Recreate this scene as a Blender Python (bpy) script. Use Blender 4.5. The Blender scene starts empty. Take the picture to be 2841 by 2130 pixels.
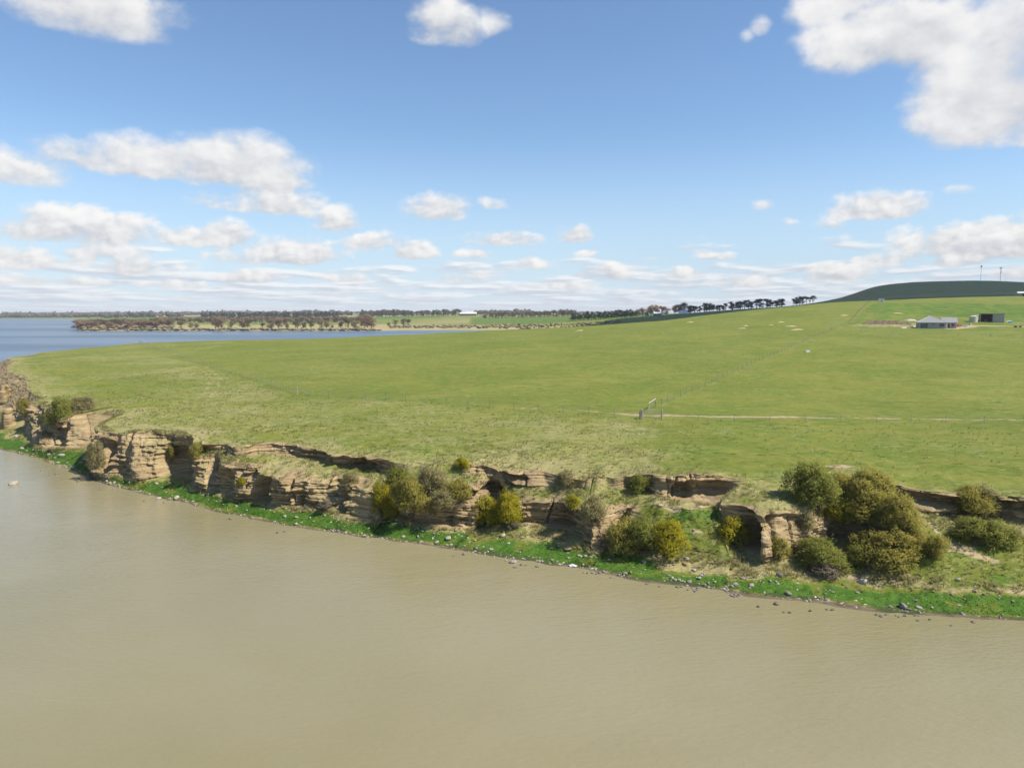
import bpy, math, random
import numpy as np
from mathutils import Vector, Matrix

# ------------------------------------------------------------------ camera
SC = bpy.context.scene
COL = SC.collection
IMG_W, IMG_H, FOC, HOR = 2841.0, 2130.0, 2028.0, 868.0      # photograph pixels
CAM_Z = 21.0
PITCH = math.atan((IMG_H / 2 - HOR) / FOC)
cam_d = bpy.data.cameras.new('camera')
cam_d.sensor_width = 36.0
cam_d.lens = 36.0 * FOC / IMG_W
cam_d.clip_start, cam_d.clip_end = 0.5, 40000
cam = bpy.data.objects.new('camera', cam_d)
cam.location = (0, 0, CAM_Z)
cam.rotation_euler = (math.pi / 2 - PITCH, 0, 0)
COL.objects.link(cam)
SC.camera = cam
CT, ST = math.cos(PITCH), math.sin(PITCH)


def ray(px, py):
    """World direction (unnormalised) through a pixel of the photograph."""
    a = (px - IMG_W / 2) / FOC
    b = -(py - IMG_H / 2) / FOC
    return np.array((a, CT + ST * b, CT * b - ST))


def at(px, py, z):
    d = ray(px, py)
    k = (z - CAM_Z) / d[2]
    return np.array((0, 0, CAM_Z)) + d * k


# ------------------------------------------------------------------ light
SUN_EL, SUN_AZ = math.radians(51), math.radians(107)      # azimuth from +Y (view direction) towards +X
SUN_DIR = Vector((math.cos(SUN_EL) * math.sin(SUN_AZ), math.cos(SUN_EL) * math.cos(SUN_AZ), math.sin(SUN_EL)))
sun_d = bpy.data.lights.new('sun', 'SUN')
sun_d.energy = 5.0
sun_d.angle = math.radians(0.53)
sun_d.color = (1.0, 0.94, 0.83)
sun = bpy.data.objects.new('sun', sun_d)
sun.rotation_euler = SUN_DIR.to_track_quat('Z', 'Y').to_euler()
sun.location = (60, -20, 120)
COL.objects.link(sun)
SC.view_settings.view_transform = 'Standard'
SC.view_settings.look = 'None'
SC.view_settings.gamma = 1
SC.view_settings.exposure = 0.46
SC.view_settings.use_curve_mapping = False
SC.render.engine = 'CYCLES'
SC.cycles.use_denoising = True
SC.cycles.denoiser = 'OPENIMAGEDENOISE'
SC.cycles.max_bounces = 6
SC.cycles.diffuse_bounces = 3
SC.cycles.glossy_bounces = 2
SC.cycles.transparent_max_bounces = 8
SC.cycles.volume_bounces = 0
SC.cycles.caustics_reflective = False
SC.cycles.caustics_refractive = False
SC.cycles.sample_clamp_indirect = 6.0


# ------------------------------------------------------------------ node helper
class NT:
    def __init__(self, tree):
        self.t = tree
        self.n = tree.nodes
        self.l = tree.links

    def put(self, sock, v):
        if v is None:
            return
        if hasattr(v, 'is_linked') or hasattr(v, 'links'):
            self.l.new(v, sock)
        else:
            if sock.type == 'RGBA' and len(v) == 3:
                v = (*v, 1.0)
            sock.default_value = v

    def math(self, op, a, b=None, c=None, clamp=False):
        n = self.n.new('ShaderNodeMath')
        n.operation = op
        n.use_clamp = clamp
        for i, v in enumerate((a, b, c)):
            self.put(n.inputs[i], v)
        return n.outputs[0]

    def vmath(self, op, a, b=None, c=None):
        n = self.n.new('ShaderNodeVectorMath')
        n.operation = op
        for i, v in enumerate((a, b, c)):
            self.put(n.inputs[i], v)
        return n.outputs['Value'] if op in ('DOT_PRODUCT', 'LENGTH', 'DISTANCE') else n.outputs[0]

    def mix(self, f, a, b, mode='MIX'):
        n = self.n.new('ShaderNodeMix')
        n.data_type = 'RGBA'
        n.blend_type = mode
        self.put(n.inputs[0], f)
        self.put(n.inputs[6], a)
        self.put(n.inputs[7], b)
        return n.outputs[2]

    def noise(self, vec, scale, detail=4.0, rough=0.55, dist=0.0):
        n = self.n.new('ShaderNodeTexNoise')
        n.inputs['Scale'].default_value = scale
        n.inputs['Detail'].default_value = detail
        n.inputs['Roughness'].default_value = rough
        n.inputs['Distortion'].default_value = dist
        if vec is not None:
            self.l.new(vec, n.inputs['Vector'])
        return n.outputs['Fac']

    def ramp(self, v, lo, hi, a=0.0, b=1.0, smooth=True):
        n = self.n.new('ShaderNodeMapRange')
        n.interpolation_type = 'SMOOTHSTEP' if smooth else 'LINEAR'
        self.put(n.inputs['Value'], v)
        n.inputs['From Min'].default_value = lo
        n.inputs['From Max'].default_value = hi
        n.inputs['To Min'].default_value = a
        n.inputs['To Max'].default_value = b
        return n.outputs['Result']

    def scale(self, vec, s):
        n = self.n.new('ShaderNodeMapping')
        n.inputs['Scale'].default_value = s
        self.l.new(vec, n.inputs['Vector'])
        return n.outputs[0]

    def sep(self, vec):
        n = self.n.new('ShaderNodeSeparateXYZ')
        self.l.new(vec, n.inputs[0])
        return n.outputs

    def comb(self, x, y, z):
        n = self.n.new('ShaderNodeCombineXYZ')
        self.put(n.inputs[0], x)
        self.put(n.inputs[1], y)
        self.put(n.inputs[2], z)
        return n.outputs[0]

    def attr(self, name):
        n = self.n.new('ShaderNodeAttribute')
        n.attribute_name = name
        return n

    def bump(self, h, strength, dist):
        n = self.n.new('ShaderNodeBump')
        self.put(n.inputs['Strength'], strength)
        self.put(n.inputs['Distance'], dist)
        self.l.new(h, n.inputs['Height'])
        return n.outputs[0]

    def pos(self):
        return self.n.new('ShaderNodeNewGeometry').outputs['Position']

    def obj(self):
        return self.n.new('ShaderNodeTexCoord').outputs['Object']


def new_mat(name):
    m = bpy.data.materials.new(name)
    m.use_nodes = True
    t = NT(m.node_tree)
    b = m.node_tree.nodes['Principled BSDF']
    b.inputs['Roughness'].default_value = 0.9
    b.inputs['Specular IOR Level'].default_value = 0.2
    return m, t, b


def plain(name, col, rough=0.7, var=0.12, scale=3.0, metal=0.0, spec=0.3):
    m, t, b = new_mat(name)
    n = t.noise(t.obj(), scale, 5)
    c = t.mix(t.ramp(n, 0.3, 0.7), tuple(x * (1 - var) for x in col), tuple(min(1, x * (1 + var)) for x in col))
    t.put(b.inputs['Base Color'], c)
    b.inputs['Roughness'].default_value = rough
    b.inputs['Metallic'].default_value = metal
    b.inputs['Specular IOR Level'].default_value = spec
    return m


# ------------------------------------------------------------------ sky with clouds
W = bpy.data.worlds.new('World')
SC.world = W
W.use_nodes = True
wt = NT(W.node_tree)
bg = W.node_tree.nodes['Background']
sky = wt.n.new('ShaderNodeTexSky')
sky.sky_type = 'NISHITA'
sky.sun_disc = False
sky.sun_elevation = SUN_EL
sky.sun_rotation = SUN_AZ
sky.altitude = 100
sky.air_density = 1.0
sky.dust_density = 0.0
sky.ozone_density = 3.0
SKY_STRENGTH = 0.101
CLOUD_GAIN = 7.0


def ang(px, py):
    d = ray(px * 1.28493, py * 1.28493)
    d = d / np.linalg.norm(d)
    return math.atan2(d[0], d[1]), math.asin(d[2])


# centre x, y, half width, half height on a 2211 pixel wide print, weight
CLOUDS = [
    (1945, 70, 165, 95, 1.0), (2170, 190, 165, 135, 1.05), (1830, 10, 110, 45, .75), (2235, 300, 90, 40, .5), (2205, 85, 130, 120, 1.0),
    (1614, 84, 30, 26, .34), (1641, 60, 30, 30, .36), (960, 58, 92, 60, .95), (1058, 45, 55, 50, .5),
    (215, 28, 200, 66, .85), (310, 58, 85, 44, .8), (500, 352, 160, 66, 1.05), (330, 345, 150, 52, .95),
    (180, 335, 130, 44, .75), (585, 385, 78, 42, 1.0), (600, 440, 105, 34, .95), (470, 435, 90, 30, .55),
    (15, 362, 130, 50, .75), (725, 476, 58, 36, .95), (165, 492, 150, 44, 1.05), (45, 468, 70, 28, .6),
    (400, 510, 80, 30, .85), (482, 508, 62, 34, 1.05), (630, 548, 105, 34, 1.1), (520, 556, 80, 24, .7),
    (945, 450, 88, 38, .9), (1065, 440, 66, 20, .5), (810, 524, 95, 26, .8), (888, 542, 66, 26, .95),
    (1085, 516, 98, 22, .85), (1240, 507, 52, 26, .9), (1895, 447, 92, 34, 1.05), (1790, 485, 45, 20, .45),
    (2150, 520, 165, 46, 1.1), (2080, 560, 90, 22, .8), (275, 576, 75, 24, .95), (230, 550, 120, 24, .75),
    (40, 560, 90, 28, .85), (1140, 570, 62, 18, .75), (1325, 588, 40, 24, 1.0), (1540, 554, 60, 13, .55),
    (1650, 443, 28, 18, .55), (1905, 562, 66, 22, .7), (1480, 590, 66, 20, .75), (2090, 410, 56, 18, .42),
    (1272, 548, 46, 11, .5), (1030, 548, 56, 16, .65), (1800, 590, 70, 24, .95), (1690, 480, 40, 14, .36),
    (1600, 608, 80, 18, .8), (1000, 600, 90, 16, .7), (540, 600, 80, 18, .9), (380, 615, 90, 14, .7), (740, 600, 70, 16, .7),
    (120, 608, 110, 14, .75), (1200, 618, 90, 12, .7), (2190, 590, 60, 14, .7),
]
dirv = wt.n.new('ShaderNodeTexCoord').outputs['Generated']
sx, sy, sz = wt.sep(dirv)
az = wt.math('ARCTAN2', sx, sy)
el = wt.math('ARCSINE', sz)
ae = wt.comb(az, wt.math('MULTIPLY', el, 1.45), 0.0)
high = wt.ramp(el, 0.06, 0.30)
n_hi = wt.noise(ae, 9.0, 9, 0.55, 0.1)
n_lo = wt.noise(wt.vmath('ADD', ae, (3.1, 1.7, 0.0)), 25.0, 8, 0.56, 0.05)
n_hi2 = wt.noise(wt.vmath('ADD', ae, (0.012, 0.016, 0.0)), 9.0, 4, 0.5, 0.1)
n_lo2 = wt.noise(wt.vmath('ADD', ae, (3.105, 1.708, 0.0)), 25.0, 4, 0.52, 0.05)


def fmix(f, a, b):
    n = wt.n.new('ShaderNodeMix')
    wt.put(n.inputs[0], f)
    wt.put(n.inputs[2], a)
    wt.put(n.inputs[3], b)
    return n.outputs[0]


nz = fmix(high, n_lo, n_hi)
nz_l = fmix(high, n_lo2, n_hi2)
uv = wt.comb(az, el, 0.0)
best, hgt = None, None
for ci, (cx, cy, rx, ry, w) in enumerate(CLOUDS):
    if ci and ci % 7 == 0:      # orders the node evaluation, keeps the shader stack small
        uv = wt.vmath('ADD', uv, wt.math('MULTIPLY', best, 1e-9))
    a0, e0 = ang(cx, cy)
    k = 0.0006335
    rxx, ryy = rx * k * 1.12, ry * k * 1.12
    q = wt.vmath('MULTIPLY_ADD', uv, (1 / rxx, 1 / ryy, 0), (-a0 / rxx, -e0 / ryy, 0))
    m = wt.math('SUBTRACT', w + .05, wt.vmath('DOT_PRODUCT', q, q))
    hy = wt.sep(q)[1]
    if best is None:
        best, hgt = m, hy
    else:
        hgt = fmix(wt.ramp(wt.math('SUBTRACT', m, best), -.45, .45), hgt, hy)
        best = wt.math('MAXIMUM', m, best)
best = wt.math('MAXIMUM', best, -1.5)
edge = wt.math('ADD', best, wt.math('MULTIPLY', wt.math('SUBTRACT', nz, 0.53), 2.9))
# thicker at the flat base than at the ragged top
edge = wt.math('ADD', edge, wt.ramp(hgt, -0.95, -0.35, -0.9, 0.0))
dens_a = wt.math('MULTIPLY', wt.ramp(edge, 0.04, 0.80), wt.ramp(best, -0.9, 0.0))
# the far cloud field that closes up towards the horizon
pl = wt.comb(wt.math('MULTIPLY', az, 10.0), wt.math('MULTIPLY', wt.math('LOGARITHM', wt.math('MAXIMUM', wt.math('ADD', el, .035), .01), math.e), 5.0), 0.0)
f1 = wt.noise(pl, 1.0, 6, 0.55, .2)
f1b = wt.noise(wt.vmath('ADD', pl, (0.10, 0.22, 0.0)), 1.0, 4, 0.55, .2)
cover = wt.ramp(el, 0.11, 0.035, 0.0, 1.0)
thr = wt.math('MULTIPLY_ADD', cover, -0.26, 0.665)
dens_b = wt.math('MULTIPLY', wt.ramp(wt.math('SUBTRACT', f1, thr), -0.03, 0.13), wt.ramp(el, 0.13, 0.085))
dens_b = wt.math('MULTIPLY', dens_b, 0.90)
# tops catch the sun, flat undersides are grey
sh_a = wt.math('ADD', wt.math('MULTIPLY', hgt, 0.50), wt.math('MULTIPLY', wt.math('SUBTRACT', nz, nz_l), 1.5))
sh_a = wt.math('ADD', sh_a, wt.ramp(nz, .36, .66, -.18, .28))
lit_a = wt.ramp(sh_a, -0.75, 0.75)
lit_b = wt.ramp(wt.math('SUBTRACT', f1, f1b), -0.10, 0.12)
G = CLOUD_GAIN
ca = wt.mix(lit_a, (G * .58, G * .60, G * .645), (G * 1.03, G * 1.01, G * .985))
cb = wt.mix(lit_b, (G * .62, G * .68, G * .77), (G * .97, G * .99, G * 1.0))
# thin moisture low over the country takes the yellow out of the horizon
blue = wt.mix(1.0, sky.outputs[0], (0.99, 1.065, 1.115), 'MULTIPLY')
base = wt.mix(wt.ramp(el, 0.24, -0.01, 0.0, 0.80), blue, (G * .59, G * .74, G * .92))
c0 = wt.mix(dens_b, base, cb)
c1 = wt.mix(wt.math('MULTIPLY', dens_a, 0.95), c0, ca)
wt.l.new(c1, bg.inputs['Color'])
bg.inputs['Strength'].default_value = SKY_STRENGTH
W.cycles.sampling_method = 'MANUAL'
W.cycles.sample_map_resolution = 1024

# ------------------------------------------------------------------ numeric helpers
def _hash(ix, iy, seed):
    h = (ix.astype(np.int64) * 374761393 + iy.astype(np.int64) * 668265263 + seed * 974634777) & 0x7FFFFFFF
    h = ((h ^ (h >> 13)) * 1274126177) & 0x7FFFFFFF
    h = ((h ^ (h >> 15)) * 974711) & 0x7FFFFFFF
    return (h & 0xFFFFF) / float(0xFFFFF)


def vn(x, y, seed=0):
    """smooth value noise in -1..1"""
    x, y = np.broadcast_arrays(np.asarray(x, float), np.asarray(y, float))
    ix, iy = np.floor(x), np.floor(y)
    fx, fy = x - ix, y - iy
    fx, fy = fx * fx * fx * (fx * (fx * 6 - 15) + 10), fy * fy * fy * (fy * (fy * 6 - 15) + 10)
    a, b = _hash(ix, iy, seed), _hash(ix + 1, iy, seed)
    c, d = _hash(ix, iy + 1, seed), _hash(ix + 1, iy + 1, seed)
    return 2 * ((a * (1 - fx) + b * fx) * (1 - fy) + (c * (1 - fx) + d * fx) * fy) - 1


def fbm(x, y, seed=0, octv=4, gain=0.5):
    s, a, n = 0.0, 1.0, 0.0
    for i in range(octv):
        s = s + a * vn(np.asarray(x) * 2 ** i + 13.7 * i, np.asarray(y) * 2 ** i - 7.1 * i, seed + i)
        n += a
        a *= gain
    return s / n


def sstep(a, b, x):
    t = np.clip((np.asarray(x, float) - a) / (b - a), 0, 1)
    return t * t * (3 - 2 * t)


def pchip(x, y, xi):
    x, y, xi = np.asarray(x, float), np.asarray(y, float), np.asarray(xi, float)
    h = np.diff(x)
    d = np.diff(y) / h
    m = np.zeros_like(y)
    for i in range(1, len(x) - 1):
        if d[i - 1] * d[i] > 0:
            w1, w2 = 2 * h[i] + h[i - 1], h[i] + 2 * h[i - 1]
            m[i] = (w1 + w2) / (w1 / d[i - 1] + w2 / d[i])
    m[0], m[-1] = d[0], d[-1]
    k = np.clip(np.searchsorted(x, xi) - 1, 0, len(x) - 2)
    t = np.clip((xi - x[k]) / h[k], 0, 1)
    return ((1 + 2 * t) * (1 - t) ** 2 * y[k] + t * (1 - t) ** 2 * h[k] * m[k]
            + t * t * (3 - 2 * t) * y[k + 1] + t * t * (t - 1) * h[k] * m[k + 1])


# ------------------------------------------------------------------ lie of the land
# for each bearing (pixel column on a 2211 px print): (distance, height above the lake)
LAND = {
    -700: [(40, -3), (2600, -3), (2680, 2), (3600, 6), (9000, 19)],
    -150: [(40, -3), (2600, -3), (2680, 2), (3600, 6), (9000, 19)],
    -60: [(40, 5), (150, 5), (215, 4.5), (250, 1), (270, -3), (2600, -3), (2680, 2), (3600, 6), (9000, 19)],
    0: [(40, 6), (150, 6), (200, 6.3), (240, 6.2), (252, 5.9), (275, 3), (300, -3), (2600, -3), (2680, 2), (3600, 6), (9000, 19)],
    140: [(40, 6), (150, 6.2), (200, 6.8), (270, 7.2), (300, 5), (330, -3), (2500, -3), (2600, 2), (3600, 6), (9000, 19)],
    185: [(40, 6), (150, 6.3), (220, 7.1), (280, 7.4), (310, 5.5), (345, -3), (838, -3), (852, .4), (872, 1.5), (990, 1.5), (1010, -3), (2200, -3), (2300, 2), (3600, 6), (9000, 19)],
    300: [(40, 6), (150, 6.5), (220, 7.3), (310, 8), (340, 6), (370, -3), (838, -3), (852, .4), (872, 1.7), (1000, 2.4), (1500, 4), (3000, 8), (9000, 19)],
    700: [(40, 6), (110, 6.3), (200, 8), (330, 9.6), (370, 7), (410, -3), (838, -3), (852, .4), (880, 2), (1200, 4), (1700, 8), (2500, 12), (9000, 19)],
    1100: [(40, 6), (85, 6), (103, 6.2), (200, 9), (340, 13.1), (390, 10), (440, -3), (880, -3), (895, .4), (930, 3.4), (960, 4.2), (1200, 8), (1840, 15.2), (3000, 16), (9000, 19)],
    1250: [(40, 6), (85, 6), (103, 6.2), (200, 9.3), (350, 14.6), (400, 12), (470, -1), (600, -3), (900, -3), (915, .4), (945, 4.5), (985, 9), (1200, 12.5), (1840, 16), (3000, 16), (9000, 19)],
    1400: [(40, 6), (85, 6), (103, 6.1), (200, 9.8), (360, 16.6), (410, 15), (480, 9), (700, 10), (950, 14.5), (1000, 16), (1200, 17), (3000, 16), (9000, 19)],
    1600: [(40, 6), (85, 6), (103, 6), (200, 10.3), (300, 16.2), (390, 21.9), (450, 20.5), (520, 18), (700, 19), (1000, 25.5), (1100, 26.5), (1250, 25), (3000, 17), (9000, 19)],
    1720: [(40, 6), (85, 6), (103, 6), (200, 10.6), (300, 17.3), (405, 24.8), (470, 24.5), (600, 25), (850, 29), (1000, 31.5), (1100, 32), (1300, 28), (3000, 17), (9000, 19)],
    1800: [(40, 6), (85, 6), (103, 6), (200, 10.8), (300, 17.8), (420, 27), (480, 27.3), (600, 29), (900, 37), (1000, 40), (1100, 41), (1300, 36), (2000, 22), (3000, 17), (9000, 19)],
    1900: [(40, 6), (85, 6), (103, 6), (200, 10.9), (270, 15.3), (430, 28.2), (490, 29), (600, 32), (900, 52), (1020, 59), (1100, 61.5), (1250, 58), (2000, 26), (3000, 17), (9000, 19)],
    2000: [(40, 6), (85, 6), (103, 6), (200, 10.9), (262, 14.9), (290, 15.5), (320, 18.5), (450, 29.6), (510, 31), (600, 34), (900, 56), (1020, 64), (1100, 67), (1250, 64), (2000, 28), (3000, 17), (9000, 19)],
    2110: [(40, 6), (85, 6), (103, 6), (200, 10.8), (262, 14.9), (290, 15.5), (320, 18.5), (460, 30.8), (520, 32), (600, 35), (900, 57), (1020, 65), (1100, 68), (1250, 65), (2000, 28), (3000, 17), (9000, 19)],
    2211: [(40, 6), (85, 6), (103, 6), (200, 10.7), (262, 14.9), (290, 15.5), (320, 18.6), (470, 31.6), (530, 33), (600, 36), (900, 56), (1020, 63), (1100, 65.4), (1250, 62), (2000, 28), (3000, 17), (9000, 19)],
    2450: [(40, 6), (85, 6), (103, 6), (200, 10.5), (280, 15), (480, 31), (600, 35), (900, 48), (1100, 53), (1300, 50), (2000, 26), (3000, 17), (9000, 19)],
    2800: [(40, 6), (85, 6), (103, 6), (200, 10.5), (280, 15), (480, 29), (600, 32), (1100, 38), (1300, 36), (2000, 24), (3000, 17), (9000, 19)],
    3800: [(40, 6), (85, 6), (103, 6), (200, 10.5), (280, 15), (480, 27), (600, 29), (1100, 30), (2000, 22), (3000, 17), (9000, 19)],
}
LY = np.exp(np.linspace(math.log(38), math.log(9500), 620))
_c = sorted(LAND)
_t = np.array([(c - 1105.5) * 1.28493 / FOC for c in _c])
_tab = np.array([pchip(*zip(*LAND[c]), LY) for c in _c])
LT = np.linspace(_t[0], _t[-1], 560)
LZ = np.array([pchip(_t, _tab[:, j], LT) for j in range(len(LY))]).T
for _ in range(2):
    LZ[1:-1] = (LZ[:-2] + 2 * LZ[1:-1] + LZ[2:]) / 4


def land(x, y):
    """ground height of the grass country"""
    x, y = np.asarray(x, float), np.maximum(np.asarray(y, float), 39)
    t = np.clip(x / y, LT[0], LT[-1])
    ti = (t - LT[0]) / (LT[1] - LT[0])
    yi = (np.log(np.clip(y, LY[0], LY[-1])) - math.log(LY[0])) / (math.log(LY[1]) - math.log(LY[0]))
    i, j = np.clip(ti.astype(int), 0, len(LT) - 2), np.clip(yi.astype(int), 0, len(LY) - 2)
    a, b = ti - i, yi - j
    z = (LZ[i, j] * (1 - a) + LZ[i + 1, j] * a) * (1 - b) + (LZ[i, j + 1] * (1 - a) + LZ[i + 1, j + 1] * a) * b
    amp = np.clip((z + 0.5) / 4, 0, 1)
    z = z + amp * (0.30 * fbm(x / 34, y / 34, 3, 3) + 0.12 * fbm(x / 6.5, y / 6.5, 9, 3))
    z = z + amp * 0.05 * fbm(x / 1.3, y / 1.3, 21, 2) * (y < 260)
    return z


def on_land(px, py, y0=60.0, y1=3000.0):
    """where the sight line of a pixel first meets the grass country"""
    d = ray(px, py)
    ys = np.exp(np.linspace(math.log(y0), math.log(y1), 6000))
    k = ys / d[1]
    X, Z = d[0] * k, CAM_Z + d[2] * k
    g = land(X, ys)
    hit = np.nonzero(Z < g)[0]
    i = hit[0] if len(hit) else len(ys) - 1
    return np.array((X[i], ys[i], g[i]))


# ------------------------------------------------------------------ object helpers
def tag(o, label=None, cat=None, group=None, kind=None):
    if label:
        o['label'] = label
    if cat:
        o['category'] = cat
    if group:
        o['group'] = group
    if kind:
        o['kind'] = kind
    return o


def link(name, me, parent=None, mat=None):
    o = bpy.data.objects.new(name, me)
    COL.objects.link(o)
    if parent is not None:
        o.parent = parent
    if mat is not None and me is not None and not me.materials:
        me.materials.append(mat)
    return o


def empty(name, loc, rz=0.0, scale=None):
    o = bpy.data.objects.new(name, None)
    o.empty_display_size = 0.3
    o.location = loc
    o.rotation_euler = (0, 0, rz)
    if scale is not None:
        o.scale = scale
    COL.objects.link(o)
    return o


def np_mesh(name, V, F, smooth=True):
    """V (n,3), F (m,3|4) arrays"""
    V = np.asarray(V, np.float32)
    F = np.asarray(F, np.int32)
    me = bpy.data.meshes.new(name)
    k = F.shape[1]
    me.vertices.add(len(V))
    me.vertices.foreach_set('co', V.ravel())
    me.loops.add(F.size)
    me.loops.foreach_set('vertex_index', F.ravel())
    me.polygons.add(len(F))
    me.polygons.foreach_set('loop_start', np.arange(0, F.size, k, dtype=np.int32))
    me.polygons.foreach_set('use_smooth', np.full(len(F), smooth))
    me.update()
    me.validate()
    return me


def put_attr(me, name, data):
    a = me.attributes.new(name, 'FLOAT_COLOR', 'POINT')
    d = np.ones((len(me.vertices), 4), np.float32)
    d[:, :data.shape[1]] = data
    a.data.foreach_set('color', d.ravel())


def copy_tree(o, parent=None):
    c = o.copy()
    COL.objects.link(c)
    c.parent = parent
    for ch in list(o.children):
        copy_tree(ch, c)
    return c


class MB:
    def __init__(self):
        self.v, self.f = [], []

    def add(self, vs, fs):
        n = len(self.v)
        self.v += [tuple(map(float, p)) for p in vs]
        self.f += [tuple(i + n for i in f) for f in fs]
        return self

    def box(self, x0, x1, y0, y1, z0, z1):
        return self.add([(x0, y0, z0), (x1, y0, z0), (x1, y1, z0), (x0, y1, z0), (x0, y0, z1), (x1, y0, z1), (x1, y1, z1), (x0, y1, z1)],
                        [(0, 3, 2, 1), (4, 5, 6, 7), (0, 1, 5, 4), (1, 2, 6, 5), (2, 3, 7, 6), (3, 0, 4, 7)])

    def tube(self, p, q, r0, r1=None, n=6, cap=True):
        r1 = r0 if r1 is None else r1
        p, q = Vector(p), Vector(q)
        d = (q - p).normalized()
        a = d.orthogonal().normalized()
        b = d.cross(a)
        vs = []
        for c, r in ((p, r0), (q, r1)):
            for i in range(n):
                t = 2 * math.pi * i / n
                vs.append(c + (a * math.cos(t) + b * math.sin(t)) * r)
        fs = [(i, (i + 1) % n, n + (i + 1) % n, n + i) for i in range(n)]
        if cap:
            fs += [tuple(range(n - 1, -1, -1)), tuple(range(n, 2 * n))]
        return self.add(vs, fs)

    def mesh(self, name, smooth=False):
        me = bpy.data.meshes.new(name)
        me.from_pydata(self.v, [], self.f)
        me.polygons.foreach_set('use_smooth', [smooth] * len(self.f))
        me.update()
        return me

    def build(self, name, mat, parent=None, smooth=False):
        return link(name, self.mesh(name, smooth), parent, mat)


# ------------------------------------------------------------------ ground materials
def ground_material(name):
    """grass, dry grass, lush shore herbs, bare soil and layered sandstone; the 'mask' layer says where each grows"""
    m, t, b = new_mat(name)
    P = t.pos()
    mk = t.attr('mask')
    mr, mg, mb_ = t.sep(mk.outputs['Color'])          # rock, lush, dry
    dirt = mk.outputs['Alpha']
    P2 = t.scale(P, (1, 1, 0.25))
    big = t.noise(P2, 0.035, 4, 0.6)
    mid = t.noise(P2, 0.16, 5, 0.62, 0.4)
    fine = t.noise(t.scale(P, (0.55, 1.0, 0.6)), 1.5, 6, 0.7, 0.6)
    vfine = t.noise(t.scale(P, (0.7, 1.2, 1.0)), 5.5, 4, 0.7)
    g = t.mix(t.ramp(big, 0.36, 0.64), (.132, .156, .024), (.178, .190, .034))
    g = t.mix(t.math('MULTIPLY', t.ramp(t.noise(t.scale(P, (.6, 1, .3)), .055, 4, .6, .5), .52, .68), .55), g, (.225, .215, .052))
    g = t.mix(t.ramp(mid, 0.40, 0.70), g, (.110, .162, .020))
    f3 = t.noise(t.scale(P, (.45, 1.0, .5)), .42, 5, .68, .8)
    g = t.mix(t.math('MULTIPLY', t.ramp(f3, .52, .72), .55), g, (.232, .220, .052))
    g = t.mix(t.math('MULTIPLY', t.ramp(f3, .48, .32), .60), g, (.080, .118, .016))
    g = t.mix(t.math('MULTIPLY', t.ramp(fine, 0.50, 0.72), 0.70), g, (.255, .232, .076))
    g = t.mix(t.math('MULTIPLY', t.ramp(fine, 0.47, 0.28), 0.65), g, (.060, .096, .013))
    # dry straw tufts lying over the green
    dn = t.math('ADD', t.math('MULTIPLY', fine, 0.55), t.math('ADD', t.math('MULTIPLY', mid, 0.40), t.math('MULTIPLY', vfine, 0.25)))
    straw = t.mix(t.ramp(vfine, 0.35, 0.68), (.245, .212, .088), (.385, .330, .160))
    dthr = t.math('MULTIPLY_ADD', mb_, -0.34, 0.78)
    g = t.mix(t.math('MULTIPLY', t.ramp(t.math('SUBTRACT', dn, dthr), -0.11, 0.15), t.ramp(mb_, 0.02, 0.2)), g, straw)
    lush = t.mix(t.ramp(fine, 0.34, 0.66), (.046, .108, .014), (.084, .162, .022))
    lush = t.mix(t.math('MULTIPLY', t.ramp(vfine, .52, .74), .45), lush, (.110, .185, .028))
    lf = t.ramp(t.math('ADD', mg, t.math('MULTIPLY', t.math('SUBTRACT', mid, .5), .75)), 0.34, 0.60)
    g = t.mix(lf, g, lush)
    soil = t.mix(t.ramp(fine, .34, .66), (.265, .200, .112), (.425, .340, .212))
    soil = t.mix(t.math('MULTIPLY', t.ramp(vfine, .5, .75), .4), soil, (.50, .42, .31))
    sf = t.ramp(t.math('ADD', dirt, t.math('MULTIPLY', t.math('SUBTRACT', fine, .5), .9)), 0.38, 0.62)
    g = t.mix(sf, g, soil)
    # sandstone: bands follow the bedding
    Ps = t.scale(P, (0.28, 0.28, 3.4))
    band = t.noise(Ps, 1.0, 4, 0.6, 0.5)
    blot = t.noise(P, 0.45, 5, 0.6)
    grit = t.noise(P, 6.0, 4, 0.7)
    rk = t.mix(t.ramp(band, .34, .66), (.266, .192, .100), (.425, .318, .172))
    rk = t.mix(t.math('MULTIPLY', t.ramp(blot, .50, .72), .6), rk, (.250, .176, .102))
    rk = t.mix(t.math('MULTIPLY', t.ramp(blot, .46, .30), .5), rk, (.480, .365, .220))
    rk = t.mix(t.math('MULTIPLY', t.ramp(grit, .55, .75), .4), rk, (.205, .148, .092))
    crust = t.noise(t.scale(P, (1, 1, .5)), .9, 5, .65, .4)
    rk = t.mix(t.math('MULTIPLY', t.ramp(crust, .54, .70), .65), rk, (.175, .140, .098))
    _py0 = t.sep(P)[1]
    nz_ = t.sep(t.n.new('ShaderNodeNewGeometry').outputs['Normal'])[2]
    # grass and dust settle on flat ledges
    rf = t.ramp(t.math('ADD', mr, t.math('MULTIPLY', t.math('SUBTRACT', fine, .5), 1.0)), 0.36, 0.58)
    ledge = t.math('MULTIPLY', t.ramp(nz_, .80, .96), t.ramp(mid, .50, .62))
    rf = t.math('MULTIPLY', rf, t.math('SUBTRACT', 1.0, t.math('MULTIPLY', ledge, .8)))
    rf = t.math('MAXIMUM', rf, t.math('MULTIPLY', t.ramp(nz_, .50, .28), t.ramp(_py0, 200, 150)))
    c = t.mix(rf, g, rk)
    wet = t.math('MULTIPLY', t.ramp(t.math('ADD', t.sep(P)[2], t.math('MULTIPLY', t.math('SUBTRACT', fine, .5), .12)), .12, .05), .72)
    c = t.mix(wet, c, (.062, .052, .036))
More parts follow.
